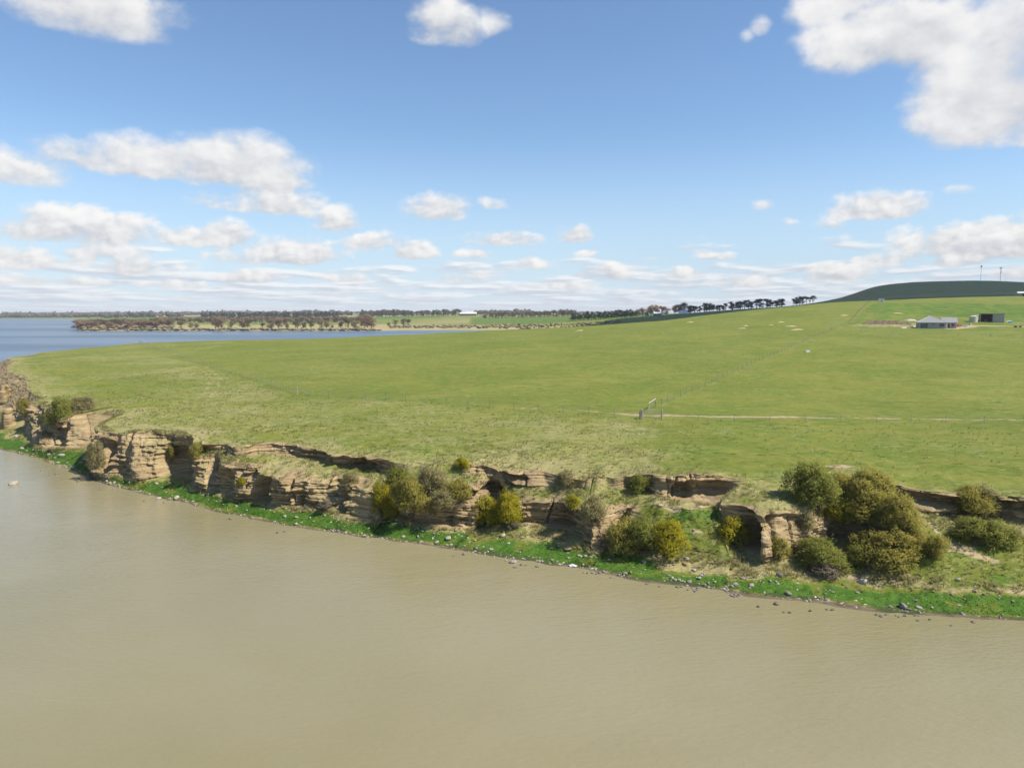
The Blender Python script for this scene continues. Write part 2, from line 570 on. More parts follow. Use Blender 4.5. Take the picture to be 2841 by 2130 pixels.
    t.put(b.inputs['Base Color'], c)
    h = t.math('ADD', t.math('MULTIPLY', fine, .7), t.math('MULTIPLY', vfine, .35))
    h2 = t.math('ADD', t.math('MULTIPLY', band, .6), t.math('MULTIPLY', grit, .5))
    hm = t.n.new('ShaderNodeMix')
    t.put(hm.inputs[0], rf)
    t.put(hm.inputs[2], h)
    t.put(hm.inputs[3], h2)
    t.put(b.inputs['Normal'], t.bump(hm.outputs[0], 0.75, 0.35))
    b.inputs['Roughness'].default_value = 0.95
    b.inputs['Specular IOR Level'].default_value = 0.12
    return m


M_GROUND = ground_material('grass_and_sandstone')

# ------------------------------------------------------------------ cliff stations, left to right
# foot px,py,z | lower rim | upper foot | upper rim ; rock on lower face, rock on upper face, width share of lush shore
def w3(x, y, z):
    return np.array((x, y, z), float)


def st(F, R, UF=None, UR=None, rl=1.0, ru=0.0, lush=.72):
    g = lambda p: p if isinstance(p, np.ndarray) else at(*p)
    F, R = g(F), g(R)
    UF = g(UF) if UF is not None else None
    UR = g(UR) if UR is not None else None
    return [F, R, UF, UR, rl, ru, lush]


ST_ = [
    st(w3(-204, 296, -.6), w3(-196, 292, 1.0), rl=.3),
    st(w3(-187, 262, .9), w3(-181, 262, 4.6)),
    st(w3(-160, 224, 1.2), w3(-155, 226, 6)),
    st(w3(-134, 184, 1.2), w3(-130, 188, 6.1)),
    st(w3(-112, 159, 1.2), w3(-108, 162, 6)),
    st(w3(-96, 138, 1.4), w3(-94, 141, 6)),
    st(w3(-84, 127, 1.6), w3(-84, 129, 5.9)),
    st((73, 1200, 1.3), (95, 1115, 5.9), lush=.6),
    st((127, 1242, 1.2), (123, 1128, 5.9), lush=.65),
    st((177, 1242, 1.6), (209, 1150, 5.8)),
    st((262, 1238, 2.0), (240, 1150, 5.6), rl=.9),
    st((296, 1192, 3.6), (318, 1147, 5.9), rl=.8),
    st((253, 1303, 1.0), (266, 1191, 5.7)),
    st((329, 1321, 1.0), (348, 1204, 5.7)),
    st((396, 1332, 1.0), (396, 1200, 5.9)),
    st((434, 1326, 1.1), (440, 1203, 5.9)),
    st((462, 1318, 1.4), (475, 1205, 5.9)),
    st((530, 1331, 1.4), (530, 1221, 5.8)),
    st((544, 1359, 1.0), (551, 1268, 4.3), (565, 1245, 5.1), (575, 1234, 5.8)),
    st((585, 1363, 1.0), (590, 1262, 4.5), (602, 1246, 5.2), (606, 1229, 5.9), ru=.6),
    st((606, 1362, 1.2), (610, 1280, 4.3), (628, 1254, 5.1), (632, 1236, 5.9), ru=.7),
    st((649, 1378, 1.0), (650, 1290, 4.3), (672, 1264, 5.0), (676, 1236, 6.0), ru=.7),
    st((701, 1384, 1.0), (700, 1302, 4.2), (742, 1257, 5.0), (758, 1225, 6.1), ru=.8),
    st((803, 1406, 1.0), (784, 1333, 3.7), (860, 1272, 4.8), (862, 1243, 6.0), ru=.9),
    st((872, 1409, 1.1), (890, 1345, 3.4), (930, 1284, 4.8), (925, 1260, 5.9), ru=1),
    st((920, 1414, 1.3), (930, 1330, 3.9), (975, 1291, 4.7), (968, 1265, 5.9), ru=1),
    st((958, 1432, 1.1), (985, 1345, 3.8), (1012, 1292, 4.7), (1010, 1268, 5.9), ru=1),
    st((1053, 1438, 1.2), (1037, 1365, 3.5), (1050, 1300, 4.8), (1050, 1275, 5.9), ru=1),
    st((1092, 1400, 1.7), (1098, 1345, 3.9), (1105, 1310, 4.9), (1110, 1285, 5.8), rl=.8),
    st((1138, 1444, 1.0), (1152, 1397, 2.8), (1172, 1332, 4.6), (1190, 1290, 5.8)),
    st((1249, 1466, .9), (1260, 1396, 3.1), (1232, 1327, 4.7), (1240, 1290, 5.8)),
    st((1317, 1463, 1.0), (1322, 1350, 4.3), (1300, 1312, 5.1), (1304, 1287, 5.9), ru=.6),
    st(w3(-2.4, 72.6, 1.7), (1372, 1340, 4.0), (1370, 1322, 4.7), (1366, 1296, 5.6), ru=1),
    st((1466, 1453, 1.3), (1446, 1398, 3.2), (1466, 1345, 4.4), (1456, 1307, 5.5), ru=1),
    st((1504, 1459, 1.2), (1530, 1390, 3.5), (1530, 1350, 4.5), (1512, 1311, 5.5), ru=.9),
    st((1540, 1462, 1.2), (1562, 1391, 3.7), (1600, 1352, 4.6), (1611, 1330, 5.4), ru=.3),
    st((1630, 1500, 1.0), (1632, 1432, 3.1), (1640, 1370, 4.3), (1650, 1328, 5.5), ru=.3),
    st((1650, 1528, .9), (1656, 1447, 3.0), (1672, 1366, 4.4), (1672, 1327, 5.5), ru=.6),
    st((1678, 1516, 1.0), (1686, 1412, 3.6), (1705, 1358, 4.5), (1700, 1326, 5.5), ru=.8),
    st((1720, 1452, 1.9), (1738, 1412, 3.4), (1764, 1346, 4.6), (1772, 1316, 5.8), ru=.9),
    st((1800, 1520, 1.2), (1840, 1402, 4.1), (1848, 1385, 4.3), (1850, 1318, 6.3), rl=.02, ru=1, lush=.5),
    st((1950, 1530, 1.2), (1930, 1412, 4.0), (1930, 1394, 4.1), (1930, 1318, 6.3), rl=0, ru=1, lush=.42),
    st((2030, 1550, 1.2), (1988, 1412, 3.9), (1987, 1397, 4.0), (1996, 1319, 6.2), rl=0, ru=1, lush=.42),
    st(w3(18.7, 61.7, 2.0), (1998, 1394, 4.7), (2056, 1346, 5.6), (2072, 1330, 6.0), rl=1, ru=.3, lush=.42),
    st(w3(19.5, 59.9, 1.5), (2071, 1409, 4.7), (2110, 1362, 5.5), (2122, 1335, 5.9), lush=.42),
    st((2114, 1556, 1.2), (2120, 1431, 4.6), (2172, 1372, 5.4), (2180, 1331, 5.9), lush=.42),
    st((2204, 1544, 1.2), (2222, 1424, 4.5), (2244, 1372, 5.4), (2250, 1322, 6.0), lush=.4),
    st((2297, 1500, 1.6), (2297, 1456, 3.2), (2332, 1352, 5.0), (2330, 1302, 6.0), lush=.4),
    st((2380, 1492, 2.0), (2402, 1440, 3.6), (2422, 1362, 4.8), (2422, 1312, 5.9), rl=.8, lush=.38),
    st((2480, 1560, 1.5), (2502, 1442, 4.0), (2526, 1402, 4.4), (2508, 1348, 5.9), rl=.1, ru=.9, lush=.36),
    st((2590, 1600, 1.3), (2590, 1460, 3.7), (2602, 1432, 4.0), (2614, 1361, 5.9), rl=.12, ru=1, lush=.34),
    st((2720, 1610, 1.3), (2720, 1460, 3.5), (2722, 1432, 3.9), (2720, 1367, 5.9), rl=.05, ru=1, lush=.34),
    st((2841, 1620, 1.3), (2830, 1490, 3.2), (2838, 1452, 3.8), (2841, 1378, 5.9), rl=.1, ru=1, lush=.34),
    st(w3(46, 49.5, 1.3), w3(48.5, 53, 3.3), w3(49.5, 54.6, 3.9), w3(50, 55.2, 5.9), rl=.2, ru=1, lush=.34),
    st(w3(62, 46, 1.2), w3(64, 49, 3.2), w3(65, 51, 4.0), w3(65.5, 51.6, 5.9), rl=.2, ru=.8, lush=.34),
    st(w3(84, 42, 1.2), w3(86, 46, 3.2), w3(87, 47, 4.0), w3(87.5, 48, 5.9), rl=.2, ru=.8, lush=.34),
]
SHORE_PX = [(0, 1247), (60, 1259), (136, 1281), (203, 1306), (304, 1343), (411, 1371), (538, 1400), (640, 1425), (758, 1451), (916, 1476),
            (1075, 1496), (1233, 1518), (1358, 1542), (1516, 1562), (1675, 1589), (1800, 1616), (1981, 1634), (2101, 1655), (2252, 1671),
            (2440, 1694), (2639, 1709), (2841, 1724)]
SHORE = [(-214, 300), (-195, 262), (-168, 222), (-141, 181), (-118, 155), (-102, 135), (-90, 122)] + \
        [tuple(at(x, y, 0)[:2]) for x, y in SHORE_PX] + [(47, 47.2), (63, 43.6), (86, 39)]
SHORE = np.array(SHORE)


def densify(P, ds):
    P = np.asarray(P, float)
    s = np.concatenate([[0], np.cumsum(np.linalg.norm(np.diff(P[:, :2], axis=0), axis=1))])
    si = np.arange(0, s[-1], ds)
    return np.stack([pchip(s, P[:, k], si) for k in range(P.shape[1])], 1)


SHORE_D = densify(SHORE, 0.25)

n_st = len(ST_)
for i, s_ in enumerate(ST_):
    F, R = s_[0], s_[1]
    inl = (R - F)[:2]
    dirn = np.array((.36, .93)) if F[0] > -66 else np.array((.80, .60)) if F[0] < -100 else np.array((.58, .81))
    if s_[2] is None:
        g0 = float(land(R[0] + dirn[0] * 1.6, R[1] + dirn[1] * 1.6))
        s_[2] = np.array((*(R[:2] + dirn * 1.2), R[2] + .25))
        s_[3] = np.array((*(R[:2] + dirn * 2.6), R[2] * .5 + .5 * g0 + .15))
    s_.append(np.array((*(s_[3][:2] + dirn * 15.0), 0.0)))
# shore point below each station, kept in order
wi, last = [], 0
for s_ in ST_:
    d = np.linalg.norm(SHORE_D - s_[0][:2], axis=1)
    i = max(int(np.argmin(d)), last + 1)
    wi.append(i)
    last = i
wi = np.array(wi, float)
mean = np.array([(s_[0][:2] + s_[1][:2]) / 2 for s_ in ST_])
ss = np.concatenate([[0], np.cumsum(np.linalg.norm(np.diff(mean, axis=0), axis=1) + .15)])
# finer columns where the camera is near
s_list, s_cur = [0.0], 0.0
while s_cur < ss[-1]:
    x = np.interp(s_cur, ss, mean[:, 0])
    s_cur += 0.8 if x < -110 else 0.25 if x < -76 else 0.4 if x > 52 else 0.115
    s_list.append(min(s_cur, ss[-1]))
S = np.array(s_list)
NC = len(S)


def curve(idx):
    A = np.array([s_[idx] for s_ in ST_])
    return np.stack([pchip(ss, A[:, k], S) for k in range(3)], 1)


cF, cR, cUF, cUR, cI = (curve(i) for i in (0, 1, 2, 3, 7))
rl = pchip(ss, [s_[4] for s_ in ST_], S)
ru = pchip(ss, [s_[5] for s_ in ST_], S)
lsh = pchip(ss, [s_[6] for s_ in ST_], S)
wpos = pchip(ss, wi, S)
cW = np.stack([np.interp(wpos, np.arange(len(SHORE_D)), SHORE_D[:, k]) for k in (0, 1)] + [np.zeros(NC)], 1)
for k in (0, 1):
    cI[:, k] = np.convolve(np.pad(cI[:, k], 60, 'edge'), np.hanning(121) / np.hanning(121).sum(), 'valid')
cI[:, 2] = land(cI[:, 0], cI[:, 1]) - 0.04


def normal_of(C):
    T = np.gradient(C[:, :2], axis=0)
    ker = np.hanning(15) / np.hanning(15).sum()
    T = np.stack([np.convolve(np.pad(T[:, k], 7, 'edge'), ker, 'valid') for k in (0, 1)], 1)
    T /= np.linalg.norm(T, axis=1)[:, None] + 1e-9
    return np.stack([T[:, 1], -T[:, 0]], 1)


nL, nU = normal_of((cF + cR) / 2), normal_of((cUF + cUR) / 2)
# ragged plan and brow
for C, n_, amp, wl, sd in ((cR, nL, .75, 3.1, 821), (cF, nL, .55, 3.6, 823), (cUR, nU, 1.1, 3.4, 827), (cUF, nU, .7, 3.4, 827)):
    w_ = fbm(S / wl, S * 0 + 1.5, sd, 4, .6) * amp
    C[:, :2] += n_ * (w_ * (.25 + .75 * sstep(-92, -80, C[:, 0])))[:, None]
cR[:, 2] += .30 * fbm(S / 2.3, S * 0 + 4.5, 829, 3)
cUR[:, 2] += .26 * fbm(S / 2.9, S * 0 + 7.5, 831, 3)
ru = np.where(ru < .93, ru * (.10 + .90 * sstep(-.50, .02, vn(S / 5.5, S * 0 + 2.5, 833))), ru)
_dist = np.linalg.norm(cW[:, :2] - cF[:, :2], axis=1)
lsh = np.clip((np.where(lsh > .6, 2.9, 2.3) + 1.2 * fbm(S / 5, S * 0 + 3, 839, 3)) / _dist, .14, .74)


def s_at(px, py, z):
    p = at(px, py, z)[:2]
    return S[int(np.argmin(np.linalg.norm(((cF + cR) / 2)[:, :2] - p, axis=1)))]


# hollows: position along the cliff, height, half length, half height, depth
CAVES_L = [(s_at(735, 1355, 2.4), 1.9, 1.5, 1.9, 2.6), (s_at(935, 1400, 1.8), 1.5, .8, 1.5, 1.8), (s_at(302, 1290, 1.8), 2.2, 1.0, 2.6, 2.4),
           (s_at(495, 1290, 2.5), 2.6, 3.2, 2.3, 2.2), (s_at(508, 1318, 1.4), 1.3, 1.4, .9, 1.2), (s_at(596, 1320, 2.5), 2.6, .55, 2.6, 1.6),
           (s_at(625, 1335, 2.5), 2.2, 2.2, 1.9, 1.1), (s_at(1200, 1440, 1.6), 1.6, 3.0, 1.0, .9), (s_at(1585, 1450, 2), 1.8, 2.6, 1.6, 1.0),
           (s_at(2095, 1490, 2.4), 2.2, 2.0, 1.9, 2.6), (s_at(2128, 1500, 2.5), 2.6, .35, 2.4, .7), (s_at(2170, 1490, 2.5), 2.6, .22, 2.2, .45),
           (s_at(150, 1220, 2.2), 2.4, 3.0, 1.8, 1.4), (s_at(2340, 1470, 2.4), 2.2, 1.8, 1.1, 1.2)]
CAVES_U = [(s_at(1885, 1450, 3), 4.7, 1.5, 1.1, 1.9), (s_at(1950, 1450, 3), 5.0, 4.2, .9, 1.3), (s_at(1410, 1400, 3), 5.0, 1.8, .35, 1.2),
           (s_at(960, 1400, 2.5), 5.2, 2.4, .4, .8), (s_at(2560, 1520, 2.8), 5.2, 3.2, .55, 1.1), (s_at(2800, 1520, 2.6), 5.1, 2.4, .45, 1.2)]


def strata(s, z, amp, seed, caves):
    """outward displacement (m) of bedded sandstone"""
    q = z / 0.29 + 0.9 * fbm(s / 6.0, z / 4.0 + 3.3, seed, 3) + 0.30 * vn(s / 1.3, z / .9 + .7, seed + 5)
    k = np.floor(q)
    fr = q - k
    r1 = _hash(k, k * 0 + 7, seed)
    blk = 0.5 + 1.6 * r1
    u = s / blk + r1 * 37
    ib = np.floor(u)
    fb = u - ib
    rb = _hash(ib, k, seed + 3)
    lay = 0.42 * (rb - .5) + 0.29 * (r1 - .5)
    lay = lay - 0.22 * np.exp(-(np.minimum(fr, 1 - fr) / .16) ** 2) * (0.2 + _hash(k, k * 0 + 1, seed + 8))
    lay = lay - 0.12 * np.exp(-(np.minimum(fb, 1 - fb) * blk / .08) ** 2) * (rb > .35)
    rough = .38 + .90 * sstep(-.30, .25, fbm(s / 3.4, z / 2.2, seed + 41, 2))
    out = lay * rough + 1.55 * np.abs(vn(s / 3.6, z / 8.0, seed + 11)) - .58 + 0.60 * fbm(s / 2.8, z / 2.0, seed + 13, 3)
    out = out - .30 * sstep(.34, .60, vn(s / 1.0, z / .7, seed + 37)) * rough + .20 * fbm(s / .6, z / .35, seed + 17, 3)
    out = out - .85 * np.exp(-(np.abs(vn(s / 3.3, z / 14.0, seed + 23)) / .045) ** 2) * (vn(s / 9, z * 0, seed + 29) > .0)
    out = out * amp
    for (sc, zc, rs, rz, dp) in caves:
        e = ((s - sc) / rs) ** 2 + ((z - zc) / rz) ** 2
        out = out - dp * sstep(1.25, .15, e) * amp
    return out


def dist_poly(x, y, P):
    best = np.full(np.shape(x), 1e9)
    for a, b in zip(P[:-1, :2], P[1:, :2]):
        d = b - a
        t = np.clip(((x - a[0]) * d[0] + (y - a[1]) * d[1]) / (d @ d), 0, 1)
        best = np.minimum(best, np.hypot(x - a[0] - t * d[0], y - a[1] - t * d[1]))
    return best


def lerp(A, B, f):
    return A[:, None, :] * (1 - f[None, :, None]) + B[:, None, :] * f[None, :, None]


rows, masks = [], []
Sx = S[:, None]
# shore: under the water, then the herb strip and the dry bank
f = np.linspace(0, 1, 7)[:-1]
out4 = cW.copy()
nW = normal_of(cW)
out4[:, :2] += nW * 5.0
out4[:, 2] = -1.0
P0 = lerp(out4, cW, f)
f = np.linspace(0, 1, 35)[:-1]
P1 = lerp(cW, cF, f)
prof = np.where(lsh[:, None] > .6, f[None] ** 1.15, f[None] ** 1.25)
P1[:, :, 2] = cF[:, 2][:, None] * prof
wob = 0.42 * fbm(Sx / 2.6, f[None] * 2, 77, 3) * np.exp(-(f[None] / .25) ** 2)
P1[:, :, 0] += nW[:, 0][:, None] * wob
P1[:, :, 1] += nW[:, 1][:, None] * wob
P1[:, :, 2] += (0.10 * fbm(P1[:, :, 0] / 1.1, P1[:, :, 1] / 1.1, 31, 3) + .05 * fbm(P1[:, :, 0] / .35, P1[:, :, 1] / .35, 35, 2)) * sstep(0, .18, f)[None]
P1[:, :, 2] += 0.02
M0 = np.zeros((NC, P0.shape[1], 4))
M0[:, :, 3] = 1
M1 = np.zeros((NC, P1.shape[1], 4))
ff = f[None] + 0.10 * fbm(Sx / 3.0, f[None] * 3, 55, 3)
fm = ff * _dist[:, None]
inn = sstep(.25, .55, fm) * (1 - sstep(lsh[:, None] - .07, lsh[:, None] + .07, ff))
M1[:, :, 1] = inn * (1 - .55 * sstep(.12, .45, fbm(Sx / 2.8, f[None] * 3, 843, 3)))
bank = sstep(lsh[:, None] - .02, lsh[:, None] + .12, ff)
M1[:, :, 2] = .30 * (1 - sstep(.2, .5, fm)) + bank * np.clip(.80 + .5 * fbm(Sx / 5, f[None] * 2, 58, 2) - .35 * (rl[:, None] < .3) * sstep(.70, .95, ff), 0, 1)
M1[:, :, 3] = np.clip(.62 * (1 - sstep(.10, .32, fm)) + bank * np.clip(.22 + .22 * sstep(22, 30, cF[:, 0])[:, None] * (1 - sstep(.3, .5, ff - lsh[:, None])) + .45 * fbm(Sx / 2.2, f[None] * 5, 91, 3), 0, .7), 0, 1)
rows += [P0, P1]
masks += [M0, M1]
# lower face
f = np.linspace(0, 1, 63)[:-1]
P2 = lerp(cF, cR, f)
hL = (cR[:, 2] - cF[:, 2])[:, None]
win = sstep(0, .05, f)[None] * (1 - .55 * sstep(.90, 1.0, f))[None]
ampL = np.clip(rl, 0, 1)[:, None] * win * (.42 + .58 * sstep(-92, -80, cF[:, 0]))[:, None]
D = strata(Sx, P2[:, :, 2], ampL, 101, CAVES_L)
bul = np.sin(np.pi * np.clip(f, 0, 1))[None] * .25 * rl[:, None]
D = D + bul + (1 - rl[:, None]) * .30 * fbm(P2[:, :, 0] / 1.6, P2[:, :, 1] / 1.6, 141, 4) * win
D = D + .20 * sstep(.80, .95, f)[None] * (vn(Sx / 2.3, f[None] * 0 + 4, 61) + .25) * rl[:, None] * (1 - .5 * sstep(.97, 1, f)[None])
P2[:, :, 0] += nL[:, 0][:, None] * D
P2[:, :, 1] += nL[:, 1][:, None] * D
M2 = np.zeros((NC, len(f), 4))
M2[:, :, 0] = np.clip(rl[:, None] * 1.0 - .30 * sstep(.82, 1, f)[None] * (.6 + fbm(Sx / 3.3, f[None], 66, 2)), 0, 1)
M2[:, :, 1] = (1 - rl[:, None]) * np.clip(.36 + .35 * fbm(Sx / 3.5, f[None] * 3, 71, 3), 0, 1)
M2[:, :, 2] = np.clip(.30 + .30 * (rl[:, None] > .5), 0, 1)
M2[:, :, 3] = (1 - np.clip(rl[:, None] * 2, 0, 1)) * np.clip(.12 + .5 * fbm(Sx / 2.2, f[None] * 4, 73, 3) + .4 * sstep(.85, 1, f)[None], 0, 1)
rows.append(P2)
masks.append(M2)
WORN = np.array([at(2515, 1398, 4.3), at(2560, 1440, 3.9), at(2620, 1490, 3.1), at(2680, 1528, 2.5), at(2760, 1562, 1.9)])
WORN2 = np.array([at(2590, 1545, 1.9), at(2640, 1530, 2.4), at(2700, 1515, 2.7), at(2800, 1490, 3.1)])


def worn(P, Mk):
    d1, d2 = dist_poly(P[:, :, 0], P[:, :, 1], WORN), dist_poly(P[:, :, 0], P[:, :, 1], WORN2)
    Mk[:, :, 3] = np.maximum(Mk[:, :, 3], .66 * np.exp(-(d1 / .55) ** 2) + .45 * np.exp(-(d2 / .45) ** 2))


worn(P1, M1)
worn(P2, M2)
R_out = P2[:, -1, :]
# terrace between the two steps
f = np.linspace(0, 1, 29)[:-1]
P3 = lerp(cR, cUF, f)
rim_d = (R_out - cR) * np.array((1, 1, 0))
P3 += rim_d[:, None, :] * (1 - sstep(0, .35, f))[None, :, None]
P3[:, :, 2] += (.16 * fbm(P3[:, :, 0] / 1.2, P3[:, :, 1] / 1.2, 171, 3)) * sstep(0, .15, f)[None] + .10 * np.sin(np.pi * f)[None]
M3 = np.zeros((NC, len(f), 4))
M3[:, :, 0] = np.clip(rl[:, None] * (1 - sstep(0, .30, f))[None] * .8 + .55 * ru[:, None] * sstep(.75, 1, f)[None] + .30 * fbm(Sx / 2.4, f[None] * 3, 81, 3), 0, 1) * np.clip(rl[:, None] + ru[:, None], 0, 1)
earthy = ((rl > .85) & (ru > .35))[:, None] * (1 - sstep(.30, .80, f))[None]
M3[:, :, 0] = np.clip(M3[:, :, 0] + earthy * (.42 + .3 * fbm(Sx / 1.7, f[None] * 4, 97, 3)), 0, 1)
M3[:, :, 2] = np.clip(.62 + .35 * fbm(Sx / 4, f[None] * 2, 85, 2), 0, 1)
M3[:, :, 3] = np.clip(.40 * fbm(Sx / 2.1, f[None] * 3, 89, 3) + .15 + .30 * (ru > .95)[:, None] * (rl < .3)[:, None], 0, .8)
M3[:, :, 1] = np.clip(.30 * fbm(Sx / 3, f[None] * 2, 87, 3) + .05, 0, 1)
rows.append(P3)
masks.append(M3)
# upper face
f = np.linspace(0, 1, 37)[:-1]
P4 = lerp(cUF, cUR, f)
win = sstep(0, .06, f)[None] * (1 - .6 * sstep(.92, 1, f))[None]
D = strata(Sx, P4[:, :, 2], .8 * ru[:, None] * win, 211, CAVES_U)
D = D + ru[:, None] * .24 * sstep(.66, .86, f)[None] * (1 - .3 * sstep(.95, 1, f)[None])
P4[:, :, 0] += nU[:, 0][:, None] * D
P4[:, :, 1] += nU[:, 1][:, None] * D
M4 = np.zeros((NC, len(f), 4))
M4[:, :, 0] = np.clip(ru[:, None] * (1 - .35 * sstep(.93, 1, f)[None]), 0, 1)
M4[:, :, 2] = np.clip(.6 + .3 * fbm(Sx / 3, f[None], 95, 2), 0, 1)
rows.append(P4)
masks.append(M4)
U_out = P4[:, -1, :]
# grass margin behind the rim
f = np.linspace(0, 1, 58)
P5 = lerp(cUR, cI, f)
P5 += ((U_out - cUR) * np.array((1, 1, 0)))[:, None, :] * (1 - sstep(0, .10, f))[None, :, None]
gl = land(P5[:, :, 0], P5[:, :, 1])
bl = sstep(0, .55, f)[None]
P5[:, :, 2] = cUR[:, 2][:, None] * (1 - bl) + gl * bl + .15 * fbm(P5[:, :, 0] / 1.4, P5[:, :, 1] / 1.4, 191, 3) * (np.sin(np.pi * np.clip(f, 0, 1)) ** .7)[None]
P5[:, :, 2] -= 0.16 * sstep(.86, 1.0, f)[None]


def dryness(x, y):
    px = np.asarray(x) / np.maximum(np.asarray(y), 30)
    d = .43 - .27 * sstep(.02, .40, px) + .13 * np.exp(-((px - .02) / .12) ** 2) - .10 * sstep(-.35, -.6, px)
    return d + .22 * fbm(np.asarray(x) / 12, np.asarray(y) / 12, 301, 3)


M5 = np.zeros((NC, len(f), 4))
M5[:, :, 0] = np.clip((ru[:, None] * .9) * (1 - sstep(0, .05, f))[None], 0, 1)
M5[:, :, 2] = np.clip(dryness(P5[:, :, 0], P5[:, :, 1]) + .22 * (1 - sstep(0, .35, f))[None], 0, 1)
M5[:, :, 3] = np.clip(.55 * (1 - sstep(0, .10, f))[None] * (.45 + fbm(Sx / 2.5, f[None] * 8, 93, 3)), 0, 1)
pbare = np.array(at(2330, 1292, 6)[:2])
M5[:, :, 3] = np.maximum(M5[:, :, 3], .9 * np.exp(-((P5[:, :, 0] - pbare[0]) / 1.9) ** 2 - ((P5[:, :, 1] - pbare[1]) / 1.0) ** 2))
rows.append(P5)
masks.append(M5)


def grid_mesh(name, P, Mk, smooth=True):
    nc, nr = P.shape[:2]
    idx = np.arange(nc * nr).reshape(nc, nr)
    F = np.stack([idx[:-1, :-1], idx[1:, :-1], idx[1:, 1:], idx[:-1, 1:]], -1).reshape(-1, 4)
    me = np_mesh(name, P.reshape(-1, 3), F, smooth)
    put_attr(me, 'mask', Mk.reshape(-1, 4))
    return me


def join_rows(a, b):
    Ps = [rows[i] for i in range(a, b)]
    Ms = [masks[i] for i in range(a, b)]
    if b < len(rows):
        Ps.append(rows[b][:, :1])
        Ms.append(masks[b][:, :1])
    return np.concatenate(Ps, 1), np.concatenate(Ms, 1)


shore_bank = tag(link('shore_bank', grid_mesh('shore_bank', *join_rows(0, 2)), None, M_GROUND), kind='structure')
cliff = tag(link('cliff', grid_mesh('cliff', *join_rows(2, 5), False), None, M_GROUND), kind='structure')
cliff_top = tag(link('cliff_top_ground', grid_mesh('cliff_top_ground', *join_rows(5, 6)), None, M_GROUND), kind='structure')

# ------------------------------------------------------------------ fence lines as traced on the ground
COAST_PX = [(386, 953), (421, 965), (497, 987), (560, 1010), (620, 1030), (696, 1049), (760, 1072), (824, 1094), (934, 1103), (1061, 1110), (1201, 1119), (1351, 1132), (1515, 1142), (1685, 1154), (1775, 1163)]
HILL_PX = [(1800, 1143), (1850, 1117), (1916, 1087), (1993, 1054), (2072, 1017), (2138, 990), (2190, 967), (2250, 940), (2304, 918), (2353, 899), (2380, 868), (2397, 852), (2415, 839)]
EAST_PX = [(1836, 1166), (1900, 1167), (2100, 1170), (2400, 1171), (2640, 1172), (2841, 1174)]
YARD_PX = [(2304, 918), (2372, 921), (2518, 927), (2640, 931), (2841, 936)]
TRACK_PX = [(1440, 1132), (1600, 1137), (1700, 1146), (1790, 1153), (1860, 1152), (1990, 1156), (2200, 1157), (2500, 1161), (2841, 1164), (2950, 1165)]
COAST = np.array([on_land(*p) for p in COAST_PX])
HILL = np.array([on_land(*p) for p in HILL_PX])
EAST = np.array([on_land(*p) for p in EAST_PX])
YARD = np.array([on_land(*p) for p in YARD_PX])
TRACK = np.array([on_land(*p) for p in TRACK_PX])


# ------------------------------------------------------------------ paddocks, hill and far country as one sheet
TT = np.linspace(-1.25, 1.45, 690)
YY = np.concatenate([np.exp(np.linspace(math.log(44), math.log(1300), 470)), np.exp(np.linspace(math.log(1300), math.log(9300), 120))[1:]])
T2, Y2 = np.meshgrid(TT, YY, indexing='ij')
X2 = T2 * Y2
Z2 = land(X2, Y2)
idx = np.arange(X2.size).reshape(X2.shape)
Fq = np.stack([idx[:-1, :-1], idx[1:, :-1], idx[1:, 1:], idx[:-1, 1:]], -1).reshape(-1, 4)
poly = np.concatenate([P5[::6, 50, :2], [[140, 60], [140, -50], [-400, -50], [-400, 300]]])
cx = (X2[:-1, :-1] + X2[1:, 1:]).ravel() / 2
cy = (Y2[:-1, :-1] + Y2[1:, 1:]).ravel() / 2
ins = np.zeros(len(cx), bool)
near = cy < 330
px_, py_ = cx[near], cy[near]
c_ = np.zeros(len(px_), bool)
for (xa, ya), (xb, yb) in zip(poly, np.roll(poly, -1, axis=0)):
    cond = (ya > py_) != (yb > py_)
    if not cond.any():
        continue
    xi = (xb - xa) * (py_ - ya) / (yb - ya + 1e-12) + xa
    c_ ^= cond & (px_ < xi)
ins[near] = c_
keep = ~ins & ((Z2[:-1, :-1] + Z2[1:, 1:]).ravel() > -5.5)
Fq = Fq[keep]
used = np.zeros(X2.size, bool)
used[Fq.ravel()] = True
remap = np.cumsum(used) - 1
MK = np.zeros((*X2.shape, 4), np.float32)
nearb = Y2 < 520
cs = COAST[np.argsort(COAST[:, 0])]
ex = EAST[np.argsort(EAST[:, 0])]
line = np.concatenate([cs, ex])
fy = np.interp(X2, line[:, 0], line[:, 1])
sea = sstep(6, -9, Y2 - fy + 3 * fbm(X2 / 9, Y2 / 9, 407, 3)) * nearb
sea = np.maximum(sea, sstep(-92, -104, X2 + .12 * (Y2 - 190)) * (Y2 < 320) * .8)
MK[..., 2] = np.clip(sea * dryness(X2, Y2), 0, 1)
padd = np.clip(.17 + .16 * fbm(X2 / 25, Y2 / 40, 401, 4), 0, 1) * nearb * (1 - sea)
MK[..., 2] = np.maximum(MK[..., 2], padd)
sel = Y2 < 480
dT = np.full(X2.shape, 99.0)
dT[sel] = dist_poly(X2[sel], Y2[sel], TRACK)
mid_x = on_land(1990, 1156)[0]
MK[..., 3] = np.maximum(MK[..., 3], np.exp(-(dT / 1.0) ** 2) * (.54 + .28 * np.exp(-((X2 - mid_x) / 14) ** 2) + .25 * fbm(X2 / 3, Y2 / 3, 411, 3)))
dH = np.full(X2.shape, 99.0)
dH[sel] = dist_poly(X2[sel], Y2[sel], HILL)
MK[..., 2] = np.maximum(MK[..., 2], .34 * np.exp(-(dH / 1.0) ** 2))
dW = np.full(X2.shape, 99.0)
WT = np.array([on_land(*p) for p in [(430, 990), (560, 1018), (600, 1050), (585, 1085), (560, 1110)]])
